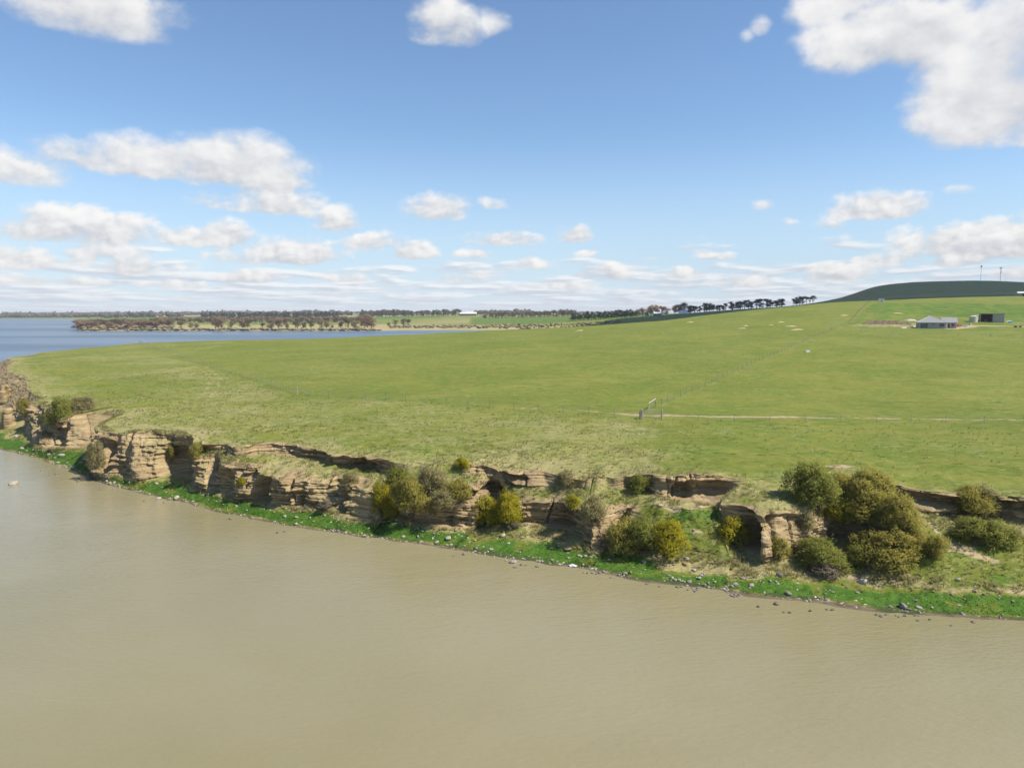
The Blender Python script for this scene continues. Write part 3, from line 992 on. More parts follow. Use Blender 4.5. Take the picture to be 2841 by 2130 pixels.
dW[sel] = dist_poly(X2[sel], Y2[sel], WT)
MK[..., 2] = np.maximum(MK[..., 2], .75 * np.exp(-(np.abs(dW - .9) / .35) ** 2))


def px_mask(pts, soft=.0):
    """soft mask of the country inside a polygon traced on the photograph (ground points)"""
    Pw = np.array([on_land(*p)[:2] for p in pts])
    m = np.zeros(X2.shape, bool)
    for a, b in zip(Pw, np.roll(Pw, -1, axis=0)):
        cond = (a[1] > Y2) != (b[1] > Y2)
        xi = (b[0] - a[0]) * (Y2 - a[1]) / (b[1] - a[1] + 1e-12) + a[0]
        m ^= cond & (X2 < xi)
    return m.astype(np.float32)


MK[..., 1] = np.maximum(MK[..., 1], .50 * px_mask([(2403, 868), (2392, 862), (2420, 841), (2620, 840), (2900, 848), (2900, 886), (2700, 881), (2560, 872)]))
MK[..., 1] = np.maximum(MK[..., 1], .42 * px_mask([(2335, 908), (2360, 890), (2395, 869), (2560, 873), (2900, 887), (2900, 922), (2600, 918)]))
pad = px_mask([(2352, 905), (2375, 897), (2560, 896), (2560, 908), (2450, 909)])
MK[..., 3] = np.maximum(MK[..., 3], .47 * pad)
drv = np.array([on_land(*p) for p in [(2640, 912), (2700, 903), (2760, 905), (2900, 908)]])
dD = np.full(X2.shape, 99.0)
dD[sel] = dist_poly(X2[sel], Y2[sel], drv)
MK[..., 3] = np.maximum(MK[..., 3], .85 * np.exp(-(dD / 3.0) ** 4))
# far country: dry lake banks, green crop fields, brown fallow
far = Y2 > 600
fieldn = vn(X2 / 420 + 3, np.log(Y2) * 6.5, 501)
bankm = far * sstep(-.5, .2, Z2) * (1 - sstep(3.4, 5.2, Z2)) * (Y2 < 1100)
MK[..., 2] = np.where(far, np.clip(.30 + .9 * bankm + .28 * (T2 > .30) + .5 * np.clip(-fieldn, 0, 1), 0, 1), MK[..., 2])
MK[..., 3] = np.where(far, np.clip(bankm * (.42 + .35 * fbm(X2 / 22, Y2 / 9, 511, 3)) + .8 * (fieldn < -.62) * (Y2 > 1400), 0, .9), MK[..., 3])
cropm = np.clip(sstep(985, 1010, Y2) * (1 - sstep(1500, 1600, Y2)) * sstep(-.07, -.05, T2) * (1 - sstep(.24, .26, T2)), 0, 1) * .50
cropm = np.maximum(cropm, sstep(1010, 1025, Y2) * (1 - sstep(1130, 1160, Y2)) * sstep(-.42, -.40, T2) * (1 - sstep(-.24, -.22, T2)) * .50)
cropm = np.maximum(cropm, .50 * (fieldn > .25) * (Y2 > 1300) * (X2 / Y2 < .3))
MK[..., 1] = np.where(far, np.maximum(cropm, 0) * (1 - bankm), MK[..., 1])
MK[..., 2] = np.where(far & (MK[..., 1] > .3), .05, MK[..., 2])
me = np_mesh('paddock', np.stack([X2.ravel(), Y2.ravel(), Z2.ravel()], 1)[used], remap[Fq])
put_attr(me, 'mask', MK.reshape(-1, 4)[used])
paddock = tag(link('paddock', me, None, M_GROUND), kind='structure')

# ------------------------------------------------------------------ lake
def water_material():
    m, t, b = new_mat('muddy_lake_water')
    P = t.pos()
    big = t.noise(t.scale(P, (1, 1.4, 1)), 0.022, 4, .55, .4)
    c = t.mix(t.ramp(big, .34, .66), (.222, .194, .100), (.258, .226, .132))
    _px, _py, _pz = t.sep(P)
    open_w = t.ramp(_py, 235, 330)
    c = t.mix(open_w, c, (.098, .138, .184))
    t.put(b.inputs['Base Color'], c)
    r = t.vmath('ADD', P, (0, 0, 0))
    rot = t.n.new('ShaderNodeMapping')
    rot.inputs['Rotation'].default_value = (0, 0, math.radians(-24))
    rot.inputs['Scale'].default_value = (.55, 1.3, 1)
    t.l.new(r, rot.inputs['Vector'])
    w1 = t.noise(rot.outputs[0], 2.3, 3, .6, .3)
    w2 = t.noise(rot.outputs[0], .23, 3, .5, .3)
    patch = t.noise(t.scale(P, (.5, 1.3, 1)), .009, 3, .5)
    h = t.math('ADD', t.math('MULTIPLY', w1, .34), t.math('MULTIPLY', w2, .50))
    t.put(b.inputs['Normal'], t.bump(h, t.ramp(patch, .36, .62, .35, .85), .30))
    wind = t.math('MULTIPLY', open_w, t.ramp(t.noise(t.scale(P, (.35, 1.0, 1)), .006, 3, .5), .40, .60))
    t.put(b.inputs['Roughness'], t.math('ADD', t.math('MULTIPLY_ADD', open_w, .16, .13), t.math('MULTIPLY', wind, .14)))
    b.inputs['Specular IOR Level'].default_value = .5
    b.inputs['IOR'].default_value = 1.333
    return m


M_WATER = water_material()
wm = MB().add([(-14000, -1500, 0), (14000, -1500, 0), (14000, 14000, 0), (-14000, 14000, 0)], [(0, 1, 2, 3)])
lake = tag(wm.build('lake_water', M_WATER), kind='structure')

# ------------------------------------------------------------------ placing things on the built ground
bpy.context.view_layer.update()
SOLID = [shore_bank, cliff, cliff_top, paddock]


def hit(px, py, water=True):
    """first built surface along the sight line of a pixel"""
    d = Vector(ray(px, py)).normalized()
    o = Vector((0, 0, CAM_Z))
    best, bn = None, None
    for ob in SOLID:
        ok, p, n, _ = ob.ray_cast(o, d, distance=400)
        if ok and (best is None or (p - o).length < (best - o).length):
            best, bn = p.copy(), n.copy()
    if water and d.z < 0:
        p = o + d * (CAM_Z / -d.z)
        if best is None or (p - o).length < (best - o).length - 0.02:
            best, bn = p, Vector((0, 0, 1))
    return best, bn


def drop(x, y, z0=30.0):
    best = None
    for ob in SOLID:
        ok, p, n, _ = ob.ray_cast(Vector((x, y, z0)), Vector((0, 0, -1)), distance=60)
        if ok and (best is None or p.z > best.z):
            best = p.copy()
    return best


def mpp(p):
    """metres across one photograph pixel at a point"""
    return (p[1] * CT - (p[2] - CAM_Z) * ST) / FOC


# ------------------------------------------------------------------ foliage
def leaf_material(name, dark, light, trans=.35, warm=None):
    m = bpy.data.materials.new(name)
    m.use_nodes = True
    t = NT(m.node_tree)
    t.n.remove(m.node_tree.nodes['Principled BSDF'])
    tint = t.sep(t.attr('tint').outputs['Color'])
    rnd = t.n.new('ShaderNodeObjectInfo').outputs['Random']
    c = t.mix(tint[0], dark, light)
    if warm:
        c = t.mix(t.math('MULTIPLY', tint[1], .75), c, warm)
    c = t.mix(t.math('MULTIPLY', rnd, .22), c, tuple(x * .7 for x in dark))
    d = t.n.new('ShaderNodeBsdfDiffuse')
    tr = t.n.new('ShaderNodeBsdfTranslucent')
    t.put(d.inputs['Color'], c)
    t.put(tr.inputs['Color'], c)
    ms = t.n.new('ShaderNodeMixShader')
    ms.inputs[0].default_value = trans
    t.l.new(d.outputs[0], ms.inputs[1])
    t.l.new(tr.outputs[0], ms.inputs[2])
    t.l.new(ms.outputs[0], t.n['Material Output'].inputs['Surface'])
    return m


def unit(v):
    return v / (np.linalg.norm(v, axis=-1, keepdims=True) + 1e-9)


def card_mesh(name, C, A, B, L, Wd, N, tint, tint2):
    """diamond leaves; shading normals follow the crown so that it reads as one mass of leaves"""
    n = len(C)
    V = np.empty((n, 4, 3), np.float32)
    V[:, 0] = C - A * L[:, None]
    V[:, 1] = C + B * Wd[:, None]
    V[:, 2] = C + A * L[:, None]
    V[:, 3] = C - B * Wd[:, None]
    me = np_mesh(name, V.reshape(-1, 3), np.arange(4 * n).reshape(-1, 4))
    col = np.zeros((n, 4, 3), np.float32)
    col[:, :, 0] = tint[:, None]
    col[:, :, 1] = tint2[:, None]
    put_attr(me, 'tint', col.reshape(-1, 3))
    me.normals_split_custom_set_from_vertices(np.repeat(unit(N), 4, axis=0).tolist())
    return me


def crown_mesh(name, lobes, n, leaf, seed, up=.5, spray=5, shell=(.62, 1.06), tshape=1.0):
    """lobes: (x,y,z,rx,ry,rz); sprays of small leaves through each lobe's outer volume"""
    rg = np.random.default_rng(seed)
    lob = np.array(lobes, float)
    wgt = (lob[:, 3] * lob[:, 5])
    k = rg.choice(len(lob), n, p=wgt / wgt.sum())
    d = unit(rg.normal(size=(n, 3)))
    d[:, 2] = np.where(d[:, 2] < -.55, -d[:, 2], d[:, 2])
    r = shell[0] + (shell[1] - shell[0]) * rg.random(n) ** .6
    r = np.where(rg.random(n) < .10, r * rg.uniform(1.05, 1.28, n), r)
    lump = 1 + .24 * np.sin(5.1 * d[:, 0] + k * 2.1 + 3 * d[:, 2]) * np.cos(4.3 * d[:, 1] - k)
    c = lob[k, :3] + d * lob[k, 3:] * (r * lump)[:, None]
    c[:, 2] = np.maximum(c[:, 2], leaf * rg.random(n))
    outw = unit(d / lob[k, 3:])
    ax = unit(outw * .7 + np.array((0, 0, up)) + rg.normal(size=(n, 3)) * .45)
    cs, as_, bs, ns, t1, t2 = [], [], [], [], [], []
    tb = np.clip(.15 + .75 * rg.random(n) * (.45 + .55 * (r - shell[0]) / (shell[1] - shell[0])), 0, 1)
    tw = (rg.random(n) < .22) * rg.random(n) * (vn(c[:, 0] * 1.3, c[:, 2] * 1.3 + c[:, 1], seed) > -.1)
    for j in range(spray):
        off = (j - (spray - 1) / 2) * leaf * .75
        a = unit(ax + rg.normal(size=(n, 3)) * .55)
        fn = unit(outw * .8 + np.array((0, 0, .35)) + rg.normal(size=(n, 3)) * .42)
        b = unit(np.cross(a, fn))
        cs.append(c + ax * off + rg.normal(size=(n, 3)) * leaf * .35)
        as_.append(a)
        bs.append(b)
        ns.append(outw * .55 + np.array((0, 0, .30)) + fn * .45)
        t1.append(np.clip(tb + rg.normal(size=n) * .10, 0, 1))
        t2.append(tw)
    m = n * spray
    L = leaf * (.45 + .5 * rg.random(m))
    return card_mesh(name, np.concatenate(cs), np.concatenate(as_), np.concatenate(bs), L, L * .42 * tshape, np.concatenate(ns), np.concatenate(t1), np.concatenate(t2))


def stem_mesh(name, lobes, seed, r=.05, n=9, base=.25, bare=0.0):
    rd = random.Random(seed)
    mb = MB()
    for i in range(n):
        lb = rd.choice(lobes)
        x0, y0 = rd.uniform(-base, base) * .5, rd.uniform(-base, base) * .5
        p0 = Vector((x0, y0, -.04))
        p2 = Vector((lb[0] + rd.uniform(-.5, .5) * lb[3], lb[1] + rd.uniform(-.5, .5) * lb[4], lb[2] + rd.uniform(-.2, .75 + bare) * lb[5]))
        p1 = (p0 + p2) / 2 + Vector((rd.uniform(-.06, .06), rd.uniform(-.06, .06), .06))
        rr = r * rd.uniform(.6, 1.1)
        mb.tube(p0, p1, rr, rr * .65, 5, False).tube(p1, p2, rr * .65, rr * .2, 5, False)
    return mb.mesh(name, True)


M_LEAF = {
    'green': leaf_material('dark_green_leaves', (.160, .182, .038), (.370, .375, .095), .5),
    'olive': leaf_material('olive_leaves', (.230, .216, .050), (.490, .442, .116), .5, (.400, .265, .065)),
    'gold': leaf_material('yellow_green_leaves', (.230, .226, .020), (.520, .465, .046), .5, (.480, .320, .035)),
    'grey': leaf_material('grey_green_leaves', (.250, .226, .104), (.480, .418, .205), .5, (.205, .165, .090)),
    'dry': leaf_material('dry_twigs', (.180, .148, .110), (.360, .305, .225), .4),
}
M_BARK = plain('bark', (.105, .082, .062), .95, .35, 9)


def bush_lobes(seed, spread=1.0, n=7):
    rd = random.Random(seed)
    lb = [(0, 0, .50, .34, .34, .46)]
    for i in range(n):
        a = 2 * math.pi * i / n + rd.uniform(-.35, .35)
        q = rd.uniform(.18, .36)
        r = rd.uniform(.16, .25)
        lb.append((math.cos(a) * q * spread, math.sin(a) * q * spread, rd.uniform(.20, .62), r, r, r * rd.uniform(.95, 1.5)))
    for i in range(3):
        lb.append((rd.uniform(-.2, .2), rd.uniform(-.2, .2), rd.uniform(.64, .84), .14, .14, .15))
    return lb


BUSH = {}
for i, (cnt, leaf) in enumerate([(560, .058), (560, .058), (1300, .038), (1300, .038), (1300, .038), (2600, .028), (2600, .028), (2600, .028)]):
    lb = bush_lobes(40 + i, 1.0, 6 + i % 4)
    BUSH[i] = (crown_mesh('bush_leaves_%d' % i, lb, cnt, leaf, 90 + i), stem_mesh('bush_stems_%d' % i, lb, 70 + i, .012, 16, .16, .45))
BUSH_TINT = {}


def crown_data(i, kind):
    if (i, kind) not in BUSH_TINT:
        me = BUSH[i][0].copy()
        me.materials.clear()
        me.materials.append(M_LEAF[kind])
        BUSH_TINT[(i, kind)] = me
    return BUSH_TINT[(i, kind)]


for b in BUSH.values():
    b[1].materials.append(M_BARK)

BG = 'bushes growing on the cliff and shore'
# x, top y, base y, width (photograph pixels), leaf kind, label
BUSHES = [
    (165, 1100, 1202, 88, 'green', 'large dark olive bush on the rim beside the far gully'),
    (226, 1097, 1140, 80, 'grey', 'low spreading grey bush on the turf behind the dark olive rim bush'),
    (69, 1103, 1165, 36, 'olive', 'narrow olive bush in the cleft beside the rock stacks'),
    (126, 1196, 1218, 22, 'grey', 'tiny grey bush at the cliff foot below the dark olive rim bush'),
    (267, 1220, 1304, 50, 'grey', 'tall grey olive bush at the foot of the block with the tall cleft'),
    (474, 1230, 1276, 34, 'olive', 'small olive bush hanging on the wall left of the shaded alcove'),
    (540, 1224, 1280, 42, 'olive', 'small olive bush hanging under the rim above the shaded alcove'),
    (668, 1325, 1360, 26, 'gold', 'tiny yellow bush low on the cliff face beside the vertical crack'),
    (972, 1314, 1366, 66, 'grey', 'grey green scrub on the shoulder above the narrow cave'),
    (904, 1385, 1414, 38, 'dry', 'dry leafless shrub at the cliff foot by the narrow cave'),
    (1058, 1325, 1440, 76, 'gold', 'tall yellow green bush filling the foot of the gully'),
    (1088, 1280, 1372, 84, 'green', 'dark green bush on the rim at the head of the gully'),
    (1140, 1300, 1424, 100, 'olive', 'broad olive bush draped over the bushy headland'),
    (1196, 1292, 1375, 96, 'grey', 'grey olive bush on the crest of the bushy headland'),
    (1222, 1345, 1408, 84, 'grey', 'grey twiggy bush hanging over the brow of the bushy headland'),
    (1275, 1330, 1400, 82, 'olive', 'olive bush on the rounded shoulder of the bushy headland'),
    (1282, 1268, 1308, 44, 'gold', 'small yellow bush on the rim above the bushy headland'),
    (1345, 1365, 1468, 84, 'gold', 'yellow green bush at the cliff foot against the rounded headland'),
    (1408, 1352, 1470, 92, 'gold', 'brighter yellow bush at the cliff foot beside dry twigs'),
    (1390, 1322, 1362, 40, 'olive', 'small olive bush under the upper ledge above the yellow pair'),
    (1424, 1448, 1472, 44, 'dry', 'dry grey shrub at the foot of the yellow bush'),
    (1596, 1369, 1414, 42, 'gold', 'small yellow bush on top of the shaded wall'),
    (1648, 1376, 1456, 82, 'grey', 'grey olive bush draped over the narrow stepped headland'),
    (1573, 1302, 1354, 74, 'grey', 'low grass green scrub on the slope above the shaded wall'),
    (1773, 1312, 1373, 68, 'green', 'round green bush on the ledge by the low cave mouth'),
    (1732, 1428, 1538, 118, 'olive', 'large round olive bush at the shore beside the stepped headland'),
    (1790, 1432, 1538, 116, 'green', 'middle bush of the three on the shore below the grass slope'),
    (1850, 1424, 1530, 112, 'gold', 'yellow tinted bush with long stems below the grass slope'),
    (2038, 1428, 1518, 92, 'gold', 'round yellow green bush alone on the grass slope by the overhang'),
    (2160, 1488, 1558, 84, 'olive', 'orange tinted bush at the foot of the square headland'),
    (2282, 1490, 1588, 142, 'green', 'broad dome shaped green bush on the bank below the square headland'),
    (2290, 1556, 1600, 96, 'dry', 'tangle of dead twigs at the foot of the dome shaped bush'),
    (2378, 1508, 1576, 66, 'green', 'small dark green bush beside the dome shaped bush'),
    (2262, 1280, 1436, 150, 'green', 'largest dark green bush on top of the square headland'),
    (2338, 1300, 1400, 120, 'olive', 'olive bush below the bare sandy patch on the rim'),
    (2234, 1416, 1474, 66, 'grey', 'grey green bush hanging on the face of the square headland'),
    (2422, 1288, 1430, 150, 'olive', 'tall olive bush on the slope beside the largest dark bush'),
    (2345, 1380, 1450, 90, 'gold', 'yellow olive bush hanging above the shaded rock recess'),
    (2500, 1364, 1500, 116, 'olive', 'broad olive bush halfway down beside the bare slope'),
    (2430, 1405, 1490, 120, 'grey', 'grey olive bush in the middle of the thicket'),
    (2482, 1468, 1578, 178, 'olive', 'wide olive bush at the foot of the thicket'),
    (2392, 1478, 1545, 92, 'olive', 'olive bush low in the thicket beside the shaded recess'),
    (2384, 1335, 1440, 128, 'olive', 'olive bush joining the largest dark bush to the tall olive bush'),
    (2448, 1372, 1462, 118, 'gold', 'yellow olive bush in the upper middle of the thicket'),
    (2536, 1425, 1530, 92, 'olive', 'olive bush at the side of the thicket along the bare slope'),
    (2598, 1478, 1556, 76, 'olive', 'orange brown bush on the grass at the edge of the thicket'),
    (2660, 1334, 1412, 112, 'olive', 'olive bush growing over the upper rock ledge'),
    (2742, 1334, 1442, 96, 'grey', 'tall grey olive bush in front of the upper rock ledge'),
    (2700, 1436, 1512, 112, 'green', 'spreading green bush low on the grass slope by the worn track'),
    (2775, 1440, 1520, 112, 'green', 'second spreading green bush on the slope under the dark overhang'),
]


def scrub(px, top, base, wpx, kind, label, i, cat='bush', group=BG):
    p, n = hit(px, base - 4, water=False)
    if p is None:
        p = Vector(at(px, base, 2))
    k = mpp(p)
    wm_, hm_ = wpx * k, max((base - top) * k * .90, .45)
    size = max(wm_, hm_)
    proto = (0, 1)[i % 2] if size < 1.7 else (2, 3, 4)[i % 3] if size < 3.3 else (5, 6, 7)[i % 3]
    # stand a little inside the slope so that the crown leans out over the face
    nh = Vector((n.x, n.y, 0)) if n is not None else Vector((0, 0, 0))
    steep = n is not None and n.z < .55 and nh.length > .2
    q = p + nh.normalized() * .22 * wm_ if steep else p + Vector((0, .12 * wm_, 0))
    g = drop(q.x, q.y, p.z + 1.6)
    z = p.z - .06 * hm_
    if not steep and g is not None and abs(g.z - p.z) < .35 * hm_:
        z = min(g.z, p.z + .1 * hm_) - .06 * hm_
    o = empty('dry_shrub' if kind == 'dry' else 'bush', (q.x, q.y, z), (i * 2.4) % 6.28, (wm_ * 1.06, wm_ * 1.0, hm_))
    tag(o, label, cat, group)
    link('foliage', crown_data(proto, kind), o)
    link('stems', BUSH[proto][1], o)
    return o


for i, b in enumerate(BUSHES):
    scrub(*b, i, 'shrub' if b[4] == 'dry' else 'bush')

# ------------------------------------------------------------------ stones
def stone_material(name, a, b_, wet=False):
    m, t, b = new_mat(name)
    P = t.obj()
    rnd = t.n.new('ShaderNodeObjectInfo').outputs['Random']
    n1 = t.noise(P, 2.2, 6, .65)
    n2 = t.noise(P, 9.0, 4, .7)
    c = t.mix(t.ramp(n1, .35, .65), a, b_)
    c = t.mix(t.math('MULTIPLY', t.ramp(n2, .52, .7), .45), c, tuple(x * .55 for x in a))
    c = t.mix(t.math('MULTIPLY', rnd, .35), c, tuple(x * .6 for x in a))
    t.put(b.inputs['Base Color'], c)
    t.put(b.inputs['Normal'], t.bump(t.math('ADD', n1, n2), .7, .12))
    b.inputs['Roughness'].default_value = .5 if wet else .85
    return m


M_STONE = {'pale': stone_material('pale_stone', (.360, .310, .250), (.510, .455, .385)),
           'grey': stone_material('grey_basalt_stone', (.235, .205, .170), (.400, .360, .310)),
           'rust': stone_material('sandstone_block', (.330, .215, .140), (.470, .345, .235)),
           'dark': stone_material('dark_stone', (.085, .082, .082), (.165, .160, .158)),
           'wet': stone_material('wet_stone', (.175, .152, .118), (.310, .276, .225), True)}


def stone_mesh(seed, flat=.7):
    import bmesh
    bm = bmesh.new()
    bmesh.ops.create_icosphere(bm, subdivisions=2, radius=.5)
    rd = random.Random(seed)
    planes = []
    for i in range(7):
        v = Vector((rd.gauss(0, 1), rd.gauss(0, 1), rd.gauss(0, .8))).normalized()
        planes.append((v, rd.uniform(.30, .44)))
    sq = Vector((rd.uniform(.85, 1.2), rd.uniform(.75, 1.0), flat * rd.uniform(.8, 1.15)))
    for v in bm.verts:
        for nrm, d in planes:
            e = v.co.dot(nrm) - d
            if e > 0:
                v.co -= nrm * e * .9
        v.co *= 1 + .05 * math.sin(v.co.x * 9 + seed) * math.cos(v.co.y * 8)
        v.co = Vector((v.co.x * sq.x, v.co.y * sq.y, v.co.z * sq.z))
    me = bpy.data.meshes.new('stone')
    bm.to_mesh(me)
    bm.free()
    me.polygons.foreach_set('use_smooth', [True] * len(me.polygons))
    try:
        me.set_sharp_from_angle(angle=math.radians(38))
    except Exception:
        pass
    return me


STONE = {k: [] for k in M_STONE}
for k in M_STONE:
    for i in range(6):
        me = stone_mesh(7 * i + len(k), .78 if i % 3 else .5)
        me.materials.append(M_STONE[k])
        STONE[k].append(me)


def stone(px, py, wpx, kind, label, group=None, name='boulder', tall=1.0, i=0, cat='boulder'):
    p, n = hit(px, py)
    k = mpp(p)
    w = max(wpx * k, .16)
    me = STONE[kind][(i * 5 + int(px)) % 6]
    o = link(name, me)
    rg = random.Random(int(px * 7 + py))
    o.rotation_euler = (rg.uniform(-.2, .2), rg.uniform(-.2, .2), rg.uniform(0, 6.28))
    o.scale = (w * 1.1, w * rg.uniform(.85, 1.0), w * tall)
    o.location = (p.x, p.y, p.z + w * tall * .12)
    return tag(o, label, cat, group)


# large ones that can be told apart: x, y, width px, kind, tallness, label
BOULDERS = [
    (38, 1343, 28, 'pale', .75, 'pale boulder standing alone out in the muddy water'),
    (47, 1212, 15, 'pale', .9, 'pale stone on the dry bank below the rock stacks'),
    (172, 1265, 17, 'pale', .8, 'pale stone in the green strip below the shaded far cliff'),
    (228, 1284, 19, 'rust', .7, 'brown stone in the green strip by the tall grey olive bush'),
    (206, 1296, 17, 'pale', .7, 'flat pale slab at the waterline by the tall grey olive bush'),
    (490, 1383, 21, 'pale', .8, 'wide pale stone at the waterline below the shaded alcove'),
    (441, 1383, 15, 'pale', .9, 'rounded pale stone at the waterline beside the wide pale stone'),
    (700, 1437, 14, 'grey', .8, 'grey stone at the edge of the muddy water below the round cave'),
    (790, 1433, 14, 'pale', .8, 'pale stone in the green strip below the brown ledge face'),
    (822, 1435, 15, 'pale', .7, 'flat white stone in the green strip below the brown ledge face'),
    (901, 1430, 13, 'rust', .7, 'pinkish stone in the green strip below the dry leafless shrub'),
    (1244, 1494, 24, 'pale', .85, 'big rounded pale boulder in the green strip below the bushy headland'),
    (1212, 1505, 19, 'pale', .8, 'leaning pale stone at the waterline beside the big rounded boulder'),
    (1166, 1505, 14, 'grey', 1.1, 'upright grey stone at the waterline below the bushy headland'),
    (1288, 1537, 14, 'grey', .9, 'rounded grey stone at the edge of the water below the yellow bushes'),
    (1395, 1488, 21, 'pale', 1.25, 'upright white boulder on the dry bank before the yellow bushes'),
    (1363, 1524, 19, 'pale', .6, 'flat white stone in the green strip below the upright white boulder'),
    (1320, 1522, 13, 'grey', 1.0, 'grey stone in the green strip below the yellow bushes'),
    (1423, 1560, 21, 'grey', .85, 'broad grey boulder in shallow water below the dry bank'),
    (1531, 1554, 13, 'grey', .95, 'round grey stone at the waterline below the shaded wall'),
    (1577, 1524, 31, 'rust', .5, 'wide flat reddish slab at the foot of the shaded wall'),
    (1675, 1586, 14, 'grey', .8, 'rounded grey stone at the waterline below the stepped headland'),
    (1735, 1592, 18, 'grey', 1.1, 'tall grey stone crowning the waterline heap of stones'),
    (1785, 1560, 22, 'dark', .65, 'dark angular stone on the bank below the three shore bushes'),
    (1830, 1544, 19, 'rust', .8, 'pinkish block on the bank below the yellow tinted bush'),
    (1904, 1552, 19, 'pale', .9, 'pale stone in dry grass at the foot of the grass slope'),
    (1913, 1615, 20, 'grey', .9, 'rounded grey boulder at the waterline below the grass slope'),
    (1927, 1581, 19, 'pale', .55, 'flat cream stone at the top of the green strip'),
    (1940, 1603, 17, 'pale', .6, 'flat cream stone in the middle of the green strip'),
    (2041, 1623, 17, 'grey', .85, 'grey stone in the green strip beside small rubble'),
    (2085, 1624, 18, 'pale', .9, 'pale wedge shaped stone in the green strip'),
    (2162, 1598, 21, 'dark', 1.15, 'dark upright block on the bank below the square headland'),
    (2136, 1612, 12, 'grey', .9, 'small grey stone below the dark upright block'),
    (2186, 1647, 20, 'grey', .75, 'low grey boulder at the edge of the green strip'),
    (2154, 1676, 20, 'wet', .7, 'wet grey boulder lying in the shallows'),
    (2394, 1616, 24, 'pale', 1.0, 'big round pale boulder on the dry bank below the thicket'),
    (2379, 1644, 14, 'grey', .8, 'blue grey stone below the big round pale boulder'),
    (2505, 1684, 22, 'grey', 1.25, 'tall grey boulder at the waterline below the bare slope'),
    (2549, 1685, 20, 'pale', .7, 'leaning pale slab beside the tall grey boulder'),
    (2540, 1666, 14, 'grey', .6, 'flat grey stone in the green strip above the leaning slab'),
    (2657, 1609, 14, 'pale', 1.0, 'round pale boulder high on the dry bank'),
    (2543, 1708, 14, 'wet', .7, 'wet round stone in the shallows below the leaning slab'),
    (2704, 1641, 16, 'rust', .8, 'tan boulder on the dry bank below the spreading bushes'),
]
for i, (x, y, w, k, tl, lab) in enumerate(BOULDERS):
    stone(x, y, w, k, lab, None, 'boulder', tl, i)

